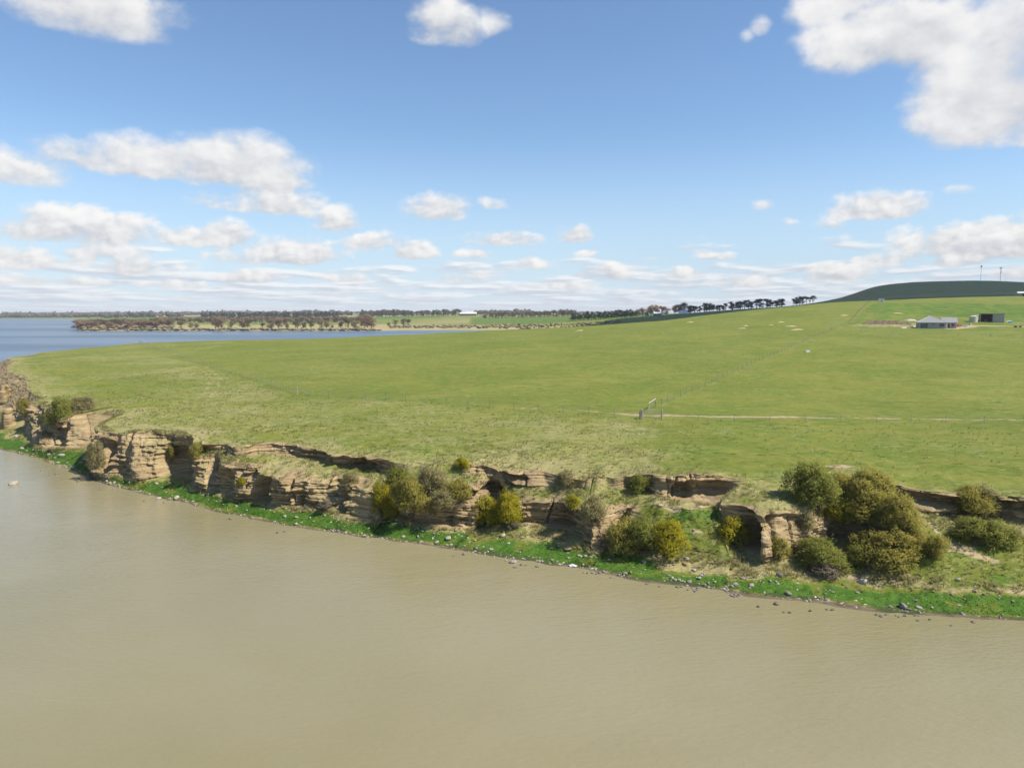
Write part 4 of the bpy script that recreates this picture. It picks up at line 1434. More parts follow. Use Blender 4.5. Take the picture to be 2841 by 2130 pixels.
# smaller stones: look-alikes told apart only by their place along the shore
SMALL = {
    ('pale stone scattered in the green shore strip', 'pale stones in the green strip', 'pale'):
        [(74, 1251), (60, 1246), (152, 1271), (92, 1248), (135, 1262), (160, 1284), (186, 1284), (434, 1342), (450, 1352), (514, 1387), (536, 1391), (460, 1366), (600, 1391), (685, 1416),
         (620, 1399), (655, 1404), (837, 1450), (822, 1454), (870, 1446), (860, 1436), (1003, 1480), (1062, 1456), (1080, 1460), (1120, 1490), (1160, 1488), (1172, 1490), (1297, 1493), (1312, 1496),
         (1318, 1499), (1300, 1506), (1436, 1531), (1443, 1532), (1575, 1534), (1577, 1548), (1606, 1541), (1612, 1544), (1625, 1543), (1640, 1546), (1664, 1549), (1690, 1553), (1788, 1580), (1855, 1597),
         (1865, 1604), (1872, 1609), (1951, 1593), (1946, 1597), (1965, 1618), (1984, 1614), (2060, 1605), (2072, 1608), (2154, 1614), (2212, 1637), (2310, 1643), (2302, 1638), (2586, 1685), (2661, 1680)],
    ('small pale stone on the muddy waterline', 'pale stones along the waterline', 'pale'):
        [(149, 1287), (196, 1301), (677, 1428), (685, 1438), (390, 1362), (415, 1371), (470, 1385), (305, 1340), (318, 1340), (296, 1336), (330, 1346), (939, 1473), (900, 1472), (960, 1478), (1010, 1486),
         (1060, 1493), (1240, 1512), (1252, 1512), (1300, 1532), (1312, 1532), (1330, 1534), (1345, 1537), (1371, 1544), (1401, 1548), (1404, 1555), (1416, 1550), (1490, 1556), (1496, 1558), (1505, 1557), (1525, 1564),
         (1545, 1558), (1552, 1566), (1560, 1565), (1618, 1566), (1850, 1606), (1860, 1610), (1885, 1610), (1893, 1612), (1900, 1614), (2030, 1627), (2050, 1628), (2080, 1631), (2272, 1657), (2282, 1659), (2292, 1664), (2298, 1666)],
    ('grey stone heaped at the muddy waterline', 'grey stones heaped at the waterline', 'grey'):
        [(1152, 1505), (766, 1452), (1716, 1596), (1724, 1600), (1742, 1600), (1750, 1589), (1728, 1590), (1735, 1603), (1620, 1588), (1630, 1590), (1645, 1589), (1655, 1592), (1664, 1590), (1920, 1632), (1926, 1637),
         (1934, 1636), (1938, 1631), (1930, 1641), (1910, 1636), (1890, 1628), (1940, 1620), (1954, 1624), (1965, 1630), (1975, 1632), (2030, 1652), (2036, 1655), (2040, 1650), (2046, 1654), (2052, 1651), (2036, 1648), (1950, 1621),
         (2290, 1648), (2470, 1683), (2512, 1698), (2520, 1690), (2540, 1692), (2550, 1697), (2669, 1702), (2700, 1700), (2780, 1705)],
    ('half sunken wet stone in the muddy shallows', 'wet stones in the shallows', 'wet'):
        [(115, 1305), (139, 1316), (158, 1315), (172, 1331), (218, 1327), (217, 1336), (245, 1329), (278, 1358), (399, 1390), (455, 1394), (640, 1440), (770, 1478), (790, 1474), (1258, 1543), (1430, 1574), (1448, 1568), (1459, 1568), (1491, 1572),
         (1695, 1602), (1795, 1620), (1830, 1627), (1880, 1628), (2105, 1683), (2174, 1698), (2191, 1699), (2294, 1691), (2310, 1691), (2249, 1695), (2433, 1705), (2445, 1710), (2460, 1705), (2485, 1707), (2493, 1711), (2510, 1708), (2546, 1721), (2580, 1719), (2640, 1735), (2700, 1726)],
    ('tan stone lying in dry grass on the bank', 'tan stones on the dry bank', 'rust'):
        [(812, 1421), (880, 1420), (1222, 1467), (1450, 1492), (1490, 1504), (1530, 1512), (1555, 1518), (1640, 1528), (1605, 1520), (1625, 1516), (1825, 1562), (1836, 1566), (1846, 1569), (1870, 1566), (1900, 1566), (2058, 1595), (2068, 1593), (2180, 1594), (2350, 1630), (2340, 1622),
         (2470, 1606), (2486, 1605), (2570, 1632), (2640, 1650), (2675, 1662), (2770, 1660), (2730, 1650), (2810, 1668), (2590, 1640), (1986, 1480), (1990, 1492), (1925, 1470), (1985, 1460)],
}
for (lab, grp, kind), pts in SMALL.items():
    for i, (x, y) in enumerate(pts):
        rr = random.Random(x * 3 + y)
        stone(x, y, rr.uniform(6, 12.5) * (1.1 if y > 1550 else .95), kind, lab, grp, 'stone', rr.uniform(.65, 1.05), i, 'stone')

for i, (x, y) in enumerate([(965, 1437), (985, 1440), (1000, 1441), (1018, 1444), (1034, 1442), (1050, 1446), (1064, 1449), (1078, 1446), (1096, 1452), (1112, 1451), (1128, 1455), (845, 1418), (828, 1416), (860, 1415), (640, 1384), (655, 1383), (415, 1338), (400, 1338), (1290, 1470), (1310, 1469), (1265, 1471), (1652, 1536), (1668, 1530), (1690, 1526)]):
    rr = random.Random(x + 9 * y)
    stone(x, y, rr.uniform(6, 14), 'rust', 'tan sandstone block fallen at the foot of the cliff', 'fallen blocks at the cliff foot', 'fallen_block', rr.uniform(.5, .9), i, 'rock')
p_, n_w = hit(1591, 1570)
M_SHEET = plain('white_crumpled_plastic', (.520, .530, .545), .6, .35, 9)
na, nr = 22, 8
A, R_ = np.meshgrid(np.linspace(0, 2 * np.pi, na, endpoint=False), np.linspace(1, .02, nr))
X = .40 * R_ * np.cos(A) * (1 + .25 * np.sin(3 * A))
Y = .26 * R_ * np.sin(A) * (1 + .2 * np.cos(2 * A))
Z = .03 + .07 * (1 - R_) + .12 * fbm(X * 5, Y * 5, 641, 3)
ix = np.arange(A.size).reshape(A.shape)
Ff = np.stack([ix[:-1], np.roll(ix, -1, 1)[:-1], np.roll(ix, -1, 1)[1:], ix[1:]], -1).reshape(-1, 4)
o = link('plastic_sheet', np_mesh('plastic_sheet', np.stack([X, Y, Z], -1).reshape(-1, 3), Ff, False), None, M_SHEET)
o.location = p_
tag(o, 'crumpled white plastic sheet washed up at the muddy waterline', 'litter')
# rock stacks at the far left cliff foot
for (px, top, base, wpx, lab) in [(14, 1066, 1112, 34, 'broad weathered sandstone stack before the far cliff'), (24, 1132, 1186, 26, 'lower sandstone stack standing in the grass'), (40, 1108, 1140, 12, 'thin sandstone pillar beside the far cleft')]:
    p, n = hit(px, base, water=False)
    k = mpp(p)
    hh, ww = (base - top) * k * 1.02, wpx * k
    vs, fs = [], []
    na, nr = 26, 24
    a = np.linspace(0, 2 * np.pi, na, endpoint=False)
    zz = np.linspace(0, 1, nr)
    A, Zg = np.meshgrid(a, zz)
    sa = A * ww / 2 + px
    rad = ww / 2 * (1.08 - .30 * Zg ** 2) * (1 - sstep(.93, 1.0, Zg) * .75)
    rad = rad + .8 * strata(sa, Zg * hh, 1.0, 301 + px, []) * sstep(0, .1, Zg) * min(1, ww / 2.4)
    Vv = np.stack([rad * np.cos(A), rad * np.sin(A), Zg * (hh + .4) - .4], -1).reshape(-1, 3)
    ix = np.arange(na * nr).reshape(nr, na)
    Ff = np.stack([ix[:-1], np.roll(ix, -1, 1)[:-1], np.roll(ix, -1, 1)[1:], ix[1:]], -1).reshape(-1, 4)
    Vv = np.concatenate([Vv, [[0, 0, hh]]])
    me = np_mesh('rock_stack', Vv, Ff)
    bm_cap = [(int(ix[-1, j]), int(ix[-1, (j + 1) % na]), na * nr) for j in range(na)]
    mk = np.zeros((len(Vv), 4))
    mk[:, 0] = 1
    me2 = bpy.data.meshes.new('rock_stack')
    me2.from_pydata([tuple(v) for v in Vv], [], [tuple(map(int, f)) for f in Ff] + bm_cap)
    me2.polygons.foreach_set('use_smooth', [True] * len(me2.polygons))
    put_attr(me2, 'mask', mk)
    o = link('rock_stack', me2, None, M_GROUND)
    o.location = (p.x, p.y, p.z)
    tag(o, lab, 'rock')


# ------------------------------------------------------------------ pebbles and grasses (beyond counting)
def pick(P, n, rg, wfun=None, c0=0, c1=None):
    """random points on a column/row grid, optionally thinned"""
    nc, nr = P.shape[:2]
    c1 = nc - 2 if c1 is None else c1
    ci, ri = rg.uniform(c0, c1, n), rg.uniform(0, nr - 1.001, n)
    i, j = ci.astype(int), ri.astype(int)
    a, b = (ci - i)[:, None], (ri - j)[:, None]
    Q = (P[i, j] * (1 - a) + P[i + 1, j] * a) * (1 - b) + (P[i, j + 1] * (1 - a) + P[i + 1, j + 1] * a) * b
    if wfun is not None:
        keep = rg.random(n) < wfun(Q, i, ri / (nr - 1))
        Q, i, ri = Q[keep], i[keep], ri[keep]
    return Q, i, ri / (nr - 1)


rg = np.random.default_rng(5)
VIS0 = int(np.searchsorted(((cF + cR) / 2)[:, 0], -84))
# pebbles
Q1, i1, f1_ = pick(rows[1], 9000, rg, lambda Q, i, f: np.exp(-(f / .09) ** 2) * .9 + .28 * np.exp(-((f - lsh[i]) / .12) ** 2) + .012 + .30 * (vn(Q[:, 0] / 1.5, Q[:, 1] / 1.5, 601) > .66), VIS0)
q = 1.0 + .55 * rg.random(len(Q1))
ico = np.array([(1, 0, 0), (-1, 0, 0), (0, 1, 0), (0, -1, 0), (0, 0, 1), (0, 0, -1)], float)
icf = np.array([(0, 2, 4), (2, 1, 4), (1, 3, 4), (3, 0, 4), (2, 0, 5), (1, 2, 5), (3, 1, 5), (0, 3, 5)])
sz_ = .035 + .085 * rg.random(len(Q1)) ** 2.2
V = Q1[:, None, :] + ico[None] * sz_[:, None, None] * (1 + .45 * rg.normal(size=(len(Q1), 6, 3))) * np.array((1.1, 1.1, .75))
Fp = (icf[None] + 6 * np.arange(len(Q1))[:, None, None]).reshape(-1, 3)
me = np_mesh('pebbles', V.reshape(-1, 3), Fp, False)
put_attr(me, 'tint', np.repeat(rg.random((len(Q1), 1)) * np.ones((1, 3)), 6, axis=0))
m, t, b = new_mat('shore_pebbles')
tn = t.sep(t.attr('tint').outputs['Color'])[0]
t.put(b.inputs['Base Color'], t.mix(tn, (.210, .175, .138), (.500, .440, .365)))
tag(link('pebbles', me, None, m), 'pale pebbles strewn along the waterline and bank', 'pebbles', kind='stuff')


def blades(name, Q, h, wd, lean, nb, rg, tint, mat, label, cat):
    n = len(Q) * nb
    base = np.repeat(Q, nb, axis=0)
    hh = np.repeat(h, nb) * (.55 + .6 * rg.random(n))
    a = rg.uniform(0, 2 * np.pi, n)
    off = np.stack([np.cos(a), np.sin(a), np.zeros(n)], 1)
    side = np.stack([-np.sin(a), np.cos(a), np.zeros(n)], 1)
    b0 = base + off * (.25 * hh * rg.random(n))[:, None] - np.array((0, 0, .03))
    tip = b0 + off * (hh * lean * (.3 + rg.random(n)))[:, None] + np.array((0, 0, 1)) * hh[:, None]
    w_ = wd * (.7 + .6 * rg.random(n))
    V = np.stack([b0 - side * w_[:, None], b0 + side * w_[:, None], tip], 1)
    me = np_mesh(name, V.reshape(-1, 3), np.arange(3 * n).reshape(-1, 3))
    tt = np.repeat(tint, nb) + rg.normal(size=n) * .08
    put_attr(me, 'tint', np.repeat(np.clip(tt, 0, 1)[:, None] * np.ones((1, 3)), 3, axis=0))
    return tag(link(name, me, None, mat), label, cat, kind='stuff')


M_STRAW = leaf_material('dry_grass_blades', (.190, .205, .062), (.470, .405, .205), .5)
M_HERB = leaf_material('shore_herb_blades', (.050, .104, .015), (.108, .178, .030), .5)
dz = lambda Q: np.clip(dryness(Q[:, 0], Q[:, 1]), 0, 1)
Qa, ia, fa = pick(rows[5], 17000, rg, lambda Q, i, f: np.clip(dz(Q) * 1.1 - .15 + .4 * (f < .12), 0, 1) * sstep(.30, .62, .5 + .5 * fbm(Q[:, 0] / 1.9, Q[:, 1] / 1.9, 611, 3)), VIS0)
Qb, ib, fb = pick(rows[3], 9000, rg, lambda Q, i, f: .75 * sstep(.35, .6, .5 + .5 * fbm(Q[:, 0] / 1.2, Q[:, 1] / 1.2, 617, 3)), VIS0)
Qc, ic, fc = pick(rows[1], 16000, rg, lambda Q, i, f: np.clip((f - lsh[i]) * 6, 0, 1) * sstep(.30, .6, .5 + .5 * fbm(Q[:, 0] / 1.4, Q[:, 1] / 1.4, 619, 3)), VIS0)
Qe, ie, fe = pick(rows[2], 8000, rg, lambda Q, i, f: (rl[i] < .3) * .9, VIS0)
n_ = 60000
xa, ya = rg.uniform(-95, 62, n_), rg.uniform(66, 175, n_)
fya = np.interp(xa, line[:, 0], line[:, 1])
iya = np.interp(xa, cI[:, 0], cI[:, 1])
ok = (ya < fya + 1) & (ya > iya - .6) & (rg.random(n_) < np.clip(dryness(xa, ya) + .1, 0, 1) * sstep(.35, .65, .5 + .5 * fbm(xa / 2.2, ya / 2.2, 613, 3)))
Qd = np.stack([xa, ya, land(xa, ya)], 1)[ok]
QQ = np.concatenate([Qa, Qb, Qc, Qd, Qe])
tint = np.concatenate([.30 + .65 * dz(Qa) * rg.random(len(Qa)), .25 + .6 * rg.random(len(Qb)), .35 + .6 * rg.random(len(Qc)), .25 + .65 * dz(Qd) * rg.random(len(Qd)), .05 + .35 * rg.random(len(Qe))])
hgt_ = np.concatenate([.16 + .22 * rg.random(len(Qa)), .16 + .24 * rg.random(len(Qb)), .20 + .32 * rg.random(len(Qc)), .13 + .18 * rg.random(len(Qd)), .14 + .16 * rg.random(len(Qe))])
blades('dry_grass', QQ, hgt_, .035, .9, 6, rg, tint, M_STRAW, 'dry straw coloured tussock grass along the cliff top and bank', 'grass')
Qg, ig, fg = pick(rows[1], 26000, rg, lambda Q, i, f: sstep(.03, .10, f) * (f < lsh[i] - .02) * 1.0, VIS0)
blades('shore_herbs', Qg, .04 + .07 * rg.random(len(Qg)), .035, .8, 4, rg, np.clip(.5 + .5 * fbm(Qg[:, 0] / 1.5, Qg[:, 1] / 1.5, 623, 3), 0, 1), M_HERB, 'bright green low herbs and grass along the water edge', 'grass')

# ------------------------------------------------------------------ fences
M_WOOD = plain('weathered_post_wood', (.270, .245, .215), .9, .3, 14)
M_PALEWOOD = plain('pale_treated_post_wood', (.400, .350, .270), .85, .2, 12)
M_WIRE = plain('galvanised_wire', (.300, .300, .290), .5, .1, 4, .6)
M_STEEL = plain('galvanised_steel_tube', (.420, .430, .430), .45, .15, 6, .5)


def walk(P, step):
    P = np.asarray(P)
    s = np.concatenate([[0], np.cumsum(np.linalg.norm(np.diff(P[:, :2], axis=0), axis=1))])
    n = max(2, int(round(s[-1] / step)) + 1)
    si = np.linspace(0, s[-1], n)
    x, y = np.interp(si, s, P[:, 0]), np.interp(si, s, P[:, 1])
    return np.stack([x, y, land(x, y)], 1)


def post_mesh(r, h, n=6):
    return MB().tube((0, 0, -.3), (0, 0, h), r, r * .92, n).mesh('post')


def wire_mesh(pts, r=.007):
    mb = MB()
    for a, b in zip(pts[:-1], pts[1:]):
        mb.tube(a, b, r, r, 3, False)
    return mb.mesh('wire')


def fence(P, step, label, mat=None, hgt=1.15, r=.045, heights=(.25, .55, .85, 1.12), strain=()):
    mat = mat or M_WOOD
    Q = walk(P, step)
    base = Q[0]
    o = tag(empty('fence', tuple(base)), label, 'fence', 'wire fences across the paddocks')
    pm = post_mesh(r, hgt)
    pm.materials.append(mat)
    rd = random.Random(len(Q))
    for i, q in enumerate(Q):
        c = link('post', pm, o)
        c.location = tuple(q - base)
        k = 1.7 if i in strain or i in (0, len(Q) - 1) else 1.0
        c.scale = (k, k, rd.uniform(.92, 1.06) * (1.08 if k > 1 else 1))
        c.rotation_euler = (rd.uniform(-.05, .05), rd.uniform(-.05, .05), rd.uniform(0, 6))
    for h in heights:
        link('wire', wire_mesh([tuple(q - base + np.array((0, 0, h))) for q in Q]), o, M_WIRE)
    return o, Q


coast_f, Qc_ = fence(COAST, 4.0, 'long wire fence with grey posts following the cliff top to the gate')
hill_f, Qh_ = fence(HILL, 4.0, 'wire fence climbing the slope from the gate towards the pale hut')
east_f, Qe_ = fence(EAST, 5.0, 'low wire fence running beside the dirt track from the open gate', hgt=1.05, r=.035)
yard_f, Qy_ = fence(YARD, 9.5, 'sparse wire fence below the grey house', hgt=1.15, r=.06)
# braces
b0 = Qc_[-1]
mbp = post_mesh(.075, 1.4, 8)
mbp.materials.append(M_PALEWOOD)
st_ = tag(empty('strainer_posts', tuple(b0 + np.array((.35, -.2, 0)))), 'three stout weathered posts side by side at the gateway', 'post')
for k in range(3):
    c = link('post', mbp, st_)
    c.location = (-.05 * k, .55 * k, 0)
    c.rotation_euler = (.02 * k, -.03 + .02 * k, k)
MB().box(-.06, .06, .0, 1.15, 1.0, 1.1).build('rail', M_PALEWOOD, st_)
h0, h1 = on_land(1799, 1144), on_land(1818, 1131)
br = tag(empty('fence_brace', tuple(h0)), 'wooden brace frame of two posts and a top rail by the gate', 'brace')
for q in (h0, h1):
    c = link('post', mbp, br)
    c.location = tuple(q - h0)
dd = Vector(h1 - h0)
MB().tube((0, 0, 1.38), dd + Vector((0, 0, 1.38)), .075, .075, 8).build('rail', M_PALEWOOD, br)
c0_ = on_land(824, 1095)
cb_ = tag(empty('fence_brace', tuple(c0_)), 'leaning pole brace at the bend of the cliff top fence', 'brace')
c = link('post', mbp, cb_)
MB().tube((.05, 0, 1.25), Vector((1.9, .6, .15)), .05, .05, 7).build('rail', M_WOOD, cb_)
c1_ = on_land(386, 954)
cb2 = tag(empty('fence_brace', tuple(c1_)), 'pale pole brace at the far end of the cliff top fence', 'brace')
link('post', mbp, cb2)
MB().tube((.05, 0, 1.3), Vector((2.8, -1.0, .15)), .06, .06, 7).build('rail', M_WOOD, cb2)
# open gate
g0, g1 = on_land(1778, 1160), on_land(1834, 1163)
gate = tag(empty('farm_gate', tuple(g0)), 'open steel tube farm gate beside the dirt track', 'gate')
gd = Vector(g1 - g0)
gd.z = 0
GH = 1.15
up = Vector((0, 0, 1))
fr = MB()
fr.tube(up * .15, up * GH, .03, .03, 6).tube(gd + up * .15, gd + up * GH, .03, .03, 6).tube(up * GH, gd + up * GH, .03, .03, 6).tube(up * .15, gd + up * .15, .03, .03, 6)
fr.build('frame', M_STEEL, gate)
for k in range(1, 4):
    z = .15 + k * .25
    MB().tube(up * z, gd + up * z, .018, .018, 5).build('bar', M_STEEL, gate)
MB().tube(gd * .5 + up * .15, gd * .5 + up * GH, .02, .02, 5).build('stay', M_STEEL, gate)
gp = link('gate_post', mbp, gate)
gp.location = tuple(gd + gd.normalized() * .15)

# ------------------------------------------------------------------ house and yard
M_WALL = plain('grey_render_wall', (.370, .345, .315), .85, .06, 1.5)
M_CREAM_LIT = plain('cream_render_sunlit', (.660, .620, .540), .85, .05, 1.5)  # wall render made paler: sunlight on the right-facing sides put into the colour
M_ROOF = plain('grey_sheet_roof', (.270, .265, .262), .65, .08, 1.2, 0, .2)
M_FASCIA = plain('pale_fascia', (.560, .560, .550), .6, .05, 2)
M_GLASS = plain('window_glass', (.050, .070, .085), .08, .15, 1, 0, .6)
M_FRAME = plain('dark_window_frame', (.110, .115, .120), .5, .1, 2)
M_WHITE = plain('white_paint', (.760, .750, .720), .6, .06, 2)
M_DARK = plain('dark_parts_and_shade', (.045, .047, .050), .9, .3, 2)  # near black: carries interior shade as colour, also dark parts such as wheels
M_RED = plain('faded_red_paint', (.420, .110, .080), .6, .2, 3)
M_BLUE = plain('blue_plastic', (.120, .240, .420), .5, .1, 3)
M_RUST = plain('rusty_iron', (.250, .130, .075), .9, .3, 5)
M_PVC = plain('cream_tank_plastic', (.560, .500, .400), .6, .06, 2)
M_CONC = plain('concrete', (.470, .450, .420), .9, .12, 2)

hp = on_land(2588, 911, 200, 400)
hp = np.array((hp[0], hp[1], land(hp[0], hp[1])))
HS = 272 * (1 / CT) / 272
house = tag(empty('house', (hp[0], hp[1], hp[2] - .05), math.radians(-25), (.78, .74, .84)), 'single storey grey house with hipped sheet roof on the green slope', 'house')
EV, X0, X1, XB = 2.7, -6.4, 6.0, 10.2


def part(name, mat, parent, *boxes):
    mb = MB()
    for b in boxes:
        mb.box(*b)
    return mb.build(name, mat, parent)


part('slab', M_CONC, house, (X0 - .3, XB + .3, -.4, 12.3, -.8, .05))
# walls with real openings: each wall run is cut round its windows
def wall_front(xa, xb, y, z1, holes, parent, mat, th=.22):
    mb = MB()
    xs = xa
    for (h0_, h1_, z0_, z1_) in sorted(holes):
        mb.box(xs, h0_, y, y + th, .05, z1)
        mb.box(h0_, h1_, y, y + th, .05, z0_)
        mb.box(h0_, h1_, y, y + th, z1_, z1)
        xs = h1_
    mb.box(xs, xb, y, y + th, .05, z1)
    w = mb.build('wall', mat, parent)
    return w


holes = [(-5.3, -2.2, .15, 2.25), (-.6, .8, 1.7, 2.1), (2.7, 4.8, .85, 2.2)]
wall_front(X0, X1 - .6, 0, EV, holes, house, M_WALL)
part('pier', M_CREAM_LIT, house, (X1 - .598, X1 + .05, -.06, .5, .05, EV))
part('wall', M_WALL, house, (X0 + .002, X0 + .22, .222, 12, .05, EV - .002))
part('wall', M_WALL, house, (X1 - .26, X1 - .02, .502, 5.0, .05, EV - .002))
wall_front(X1 - .2, XB, 5.0, EV - .004, [(6.7, 7.6, .05, 2.1), (8.3, 9.3, .9, 2.1)], house, M_WALL)
part('wall', M_CREAM_LIT, house, (XB - .22, XB - .004, 5.222, 11.8, .05, EV - .006))  # sunlight on the right wall painted in with the paler render
part('wall', M_WALL, house, (X0 + .224, XB - .226, 11.78, 12.0, .05, EV - .008))
for (h0_, h1_, z0_, z1_), y, nm in [(holes[0], 0, 'sliding_door'), (holes[1], 0, 'window'), (holes[2], 0, 'window'), ((6.7, 7.6, .05, 2.1), 5.0, 'door'), ((8.3, 9.3, .9, 2.1), 5.0, 'window')]:
    f = .06
    w = part(nm, M_FRAME, house, (h0_, h1_, y + .07, y + .15, z0_, z0_ + f), (h0_, h1_, y + .07, y + .15, z1_ - f, z1_), (h0_, h0_ + f, y + .07, y + .15, z0_ + f, z1_ - f), (h1_ - f, h1_, y + .07, y + .15, z0_ + f, z1_ - f))
    n = max(1, int(round((h1_ - h0_) / .9)))
    pw = (h1_ - h0_ - 2 * f) / n
    for k in range(n):
        xa = h0_ + f + k * pw
        part('pane', M_GLASS, w, (xa + .02, xa + pw - .02, y + .10, y + .12, z0_ + f + .002, z1_ - f - .002))
        if k:
            part('mullion', M_FRAME, w, (xa - .02, xa + .02, y + .08, y + .14, z0_ + f + .001, z1_ - f - .001))
# roofs
ov = .55
apx, ay0, ay1, az_ = -1.0, 5.2, 7.0, EV + 2.9
rf = MB().add([(X0 - ov, -ov, EV), (X1 + ov + .1, -ov, EV), (X1 + ov + .1, 12 + ov, EV), (X0 - ov, 12 + ov, EV), (apx, ay0, az_), (apx, ay1, az_)],
              [(0, 1, 4), (1, 2, 5, 4), (2, 3, 5), (3, 0, 4, 5), (3, 2, 1, 0)]).build('roof', M_ROOF, house)
MB().tube((X0 - ov, -ov, EV + .03), (apx, ay0, az_ + .03), .09, .09, 5).tube((X1 + ov + .1, -ov, EV + .03), (apx, ay0, az_ + .03), .09, .09, 5).tube((apx, ay0, az_ + .03), (apx, ay1, az_ + .03), .09, .09, 5).build('ridge_capping', M_FASCIA, rf)
MB().box(X0 - ov - .02, X1 + ov + .12, -ov - .10, -ov + .02, EV - .16, EV + .02).box(X0 - ov - .1, X0 - ov + .02, -ov + .022, 12 + ov, EV - .16, EV + .018).build('gutter', M_FASCIA, rf)
MB().tube((apx - .6, 6.2, az_ - .4), (apx - .6, 6.2, az_ + .55), .10, .10, 8).build('flue', M_STEEL, rf)
rb = MB().add([(4.2, 3.6, EV), (XB + ov, 3.6, EV), (XB + ov, 12.4, EV), (4.2, 12.4, EV), (3.6, 8.0, EV + 2.2), (XB + ov, 8.0, EV + 2.2)],
              [(0, 1, 5, 4), (2, 3, 4, 5), (3, 2, 1, 0), (1, 2, 5)]).build('rear_roof', M_ROOF, house)
MB().box(4.4, XB + ov + .05, 3.5, 3.62, EV - .16, EV + .02).build('gutter', M_FASCIA, rb)
for x in (7.4, 10.0):
    part('porch_post', M_CREAM_LIT, house, (x, x + .22, 3.8, 4.02, .05, EV - .01))


def spot(px, py, a=150, b=520):
    p = on_land(px, py, a, b)
    return p, mpp(p)


# open shed
p, k = spot(2753, 894)
shed = tag(empty('shed', (p[0], p[1], p[2]), math.radians(-24)), 'grey sheet metal shed with one bay open beside the water tank', 'shed')
sw, sh, sd = 56 * k / 2, 23 * k, 5.0
part('side_wall', M_ROOF, shed, (-sw, -sw + .1, 0, sd, -.4, sh))
part('side_wall', M_CREAM_LIT, shed, (sw - .1, sw, 0, sd, -.4, sh))  # right side made pale, its sunlight put into the colour
part('back_wall', M_DARK, shed, (-sw + .102, sw - .102, sd - .1, sd - .002, -.4, sh - .002))  # shade inside the bay put into a near-black wall colour
MB().add([(-sw - .2, -.3, sh + .02), (sw + .2, -.3, sh + .02), (sw + .2, sd + .2, sh - .35), (-sw - .2, sd + .2, sh - .35), (-sw - .2, -.3, sh + .12), (sw + .2, -.3, sh + .12), (sw + .2, sd + .2, sh - .25), (-sw - .2, sd + .2, sh - .25)],
         [(0, 3, 2, 1), (4, 5, 6, 7), (0, 1, 5, 4), (1, 2, 6, 5), (2, 3, 7, 6), (3, 0, 4, 7)]).build('roof', M_ROOF, shed)
part('roller_door', M_WALL, shed, (.1, sw - .104, .02, .10, -.3, sh - .004))
part('post', M_FRAME, shed, (-.1, .098, .0, .2, -.4, sh - .006))
part('floor', M_CONC, shed, (-sw + .104, sw - .106, .12, sd - .104, -.5, -.02))
# things stored in the open bay
q0 = Vector(p) + Matrix.Rotation(math.radians(-24), 3, 'Z') @ Vector((-sw * .62, 1.6, 0))
tr = tag(empty('garden_tractor', tuple(q0), math.radians(20)), 'small tractor with red bonnet parked in the open bay of the shed', 'tractor')
part('bonnet', M_RED, tr, (-.35, .35, -1.1, -.1, .45, .95))
part('body', M_DARK, tr, (-.4, .4, -.098, .7, .4, .7))
part('seat', M_DARK, tr, (-.25, .25, .1, .6, .72, 1.15))
for x in (-.45, .45):
    MB().tube((x - .08, .5, .4), (x + .08, .5, .4), .42, .42, 14).build('wheel', M_DARK, tr)
    MB().tube((x - .06, -.85, .26), (x + .06, -.85, .26), .26, .26, 12).build('wheel', M_DARK, tr)
# tank
p, k = spot(2700, 893)
tk = tag(empty('water_tank', tuple(p)), 'cream round water tank with shallow cone lid beside the open shed', 'tank')
r_, h_ = 10.2 * k, 15 * k
MB().tube((0, 0, -.3), (0, 0, h_), r_, r_, 28).build('body', M_PVC, tk, False)
for z in (.3, .6, .9):
    MB().tube((0, 0, h_ * z - .04), (0, 0, h_ * z + .04), r_ * 1.015, r_ * 1.015, 28).build('rib', M_PVC, tk)
MB().tube((0, 0, h_ + .002), (0, 0, h_ + .35), r_ * 1.03, .3, 28).build('lid', M_PVC, tk)
MB().tube((0, -.2, h_ + .2), (3.2, .8, h_ + .75), .06, .06, 6).build('inlet_pipe', M_WHITE, tk)


def heap(px, py, wpx, hpx, mat, name, label, cat, seed, n=16, group=None, dep=.6):
    """irregular pile: a lumpy mound"""
    p, k = spot(px, py)
    w_, h_ = wpx * k, hpx * k
    a = np.linspace(0, 2 * np.pi, 28, endpoint=False)
    rr = np.linspace(1, 0, 9)
    A, R_ = np.meshgrid(a, rr)
    bump = 1 + .28 * vn(np.cos(A) * 2.2 + seed, np.sin(A) * 2.2, seed)
    X, Y = w_ / 2 * R_ * bump * np.cos(A), w_ * dep / 2 * R_ * bump * np.sin(A)
    Z = h_ * (1 - R_ ** 1.6) * (1 + .35 * fbm(X / w_ * 7 + seed, Y / w_ * 7, seed, 3)) - .25 * R_
    ix = np.arange(A.size).reshape(A.shape)
    F = np.stack([ix[:-1], np.roll(ix, -1, 1)[:-1], np.roll(ix, -1, 1)[1:], ix[1:]], -1).reshape(-1, 4)
    me = np_mesh(name, np.stack([X, Y, Z], -1).reshape(-1, 3), F)
    o = link(name, me, None, mat)
    o.location = tuple(p)
    return tag(o, label, cat, group)


def soil_material(name, a, b_):
    m, t, b = new_mat(name)
    P = t.obj()
    n1 = t.noise(P, .8, 6, .65)
    t.put(b.inputs['Base Color'], t.mix(t.ramp(n1, .34, .66), a, b_))
    t.put(b.inputs['Normal'], t.bump(n1, .8, .3))
    return m


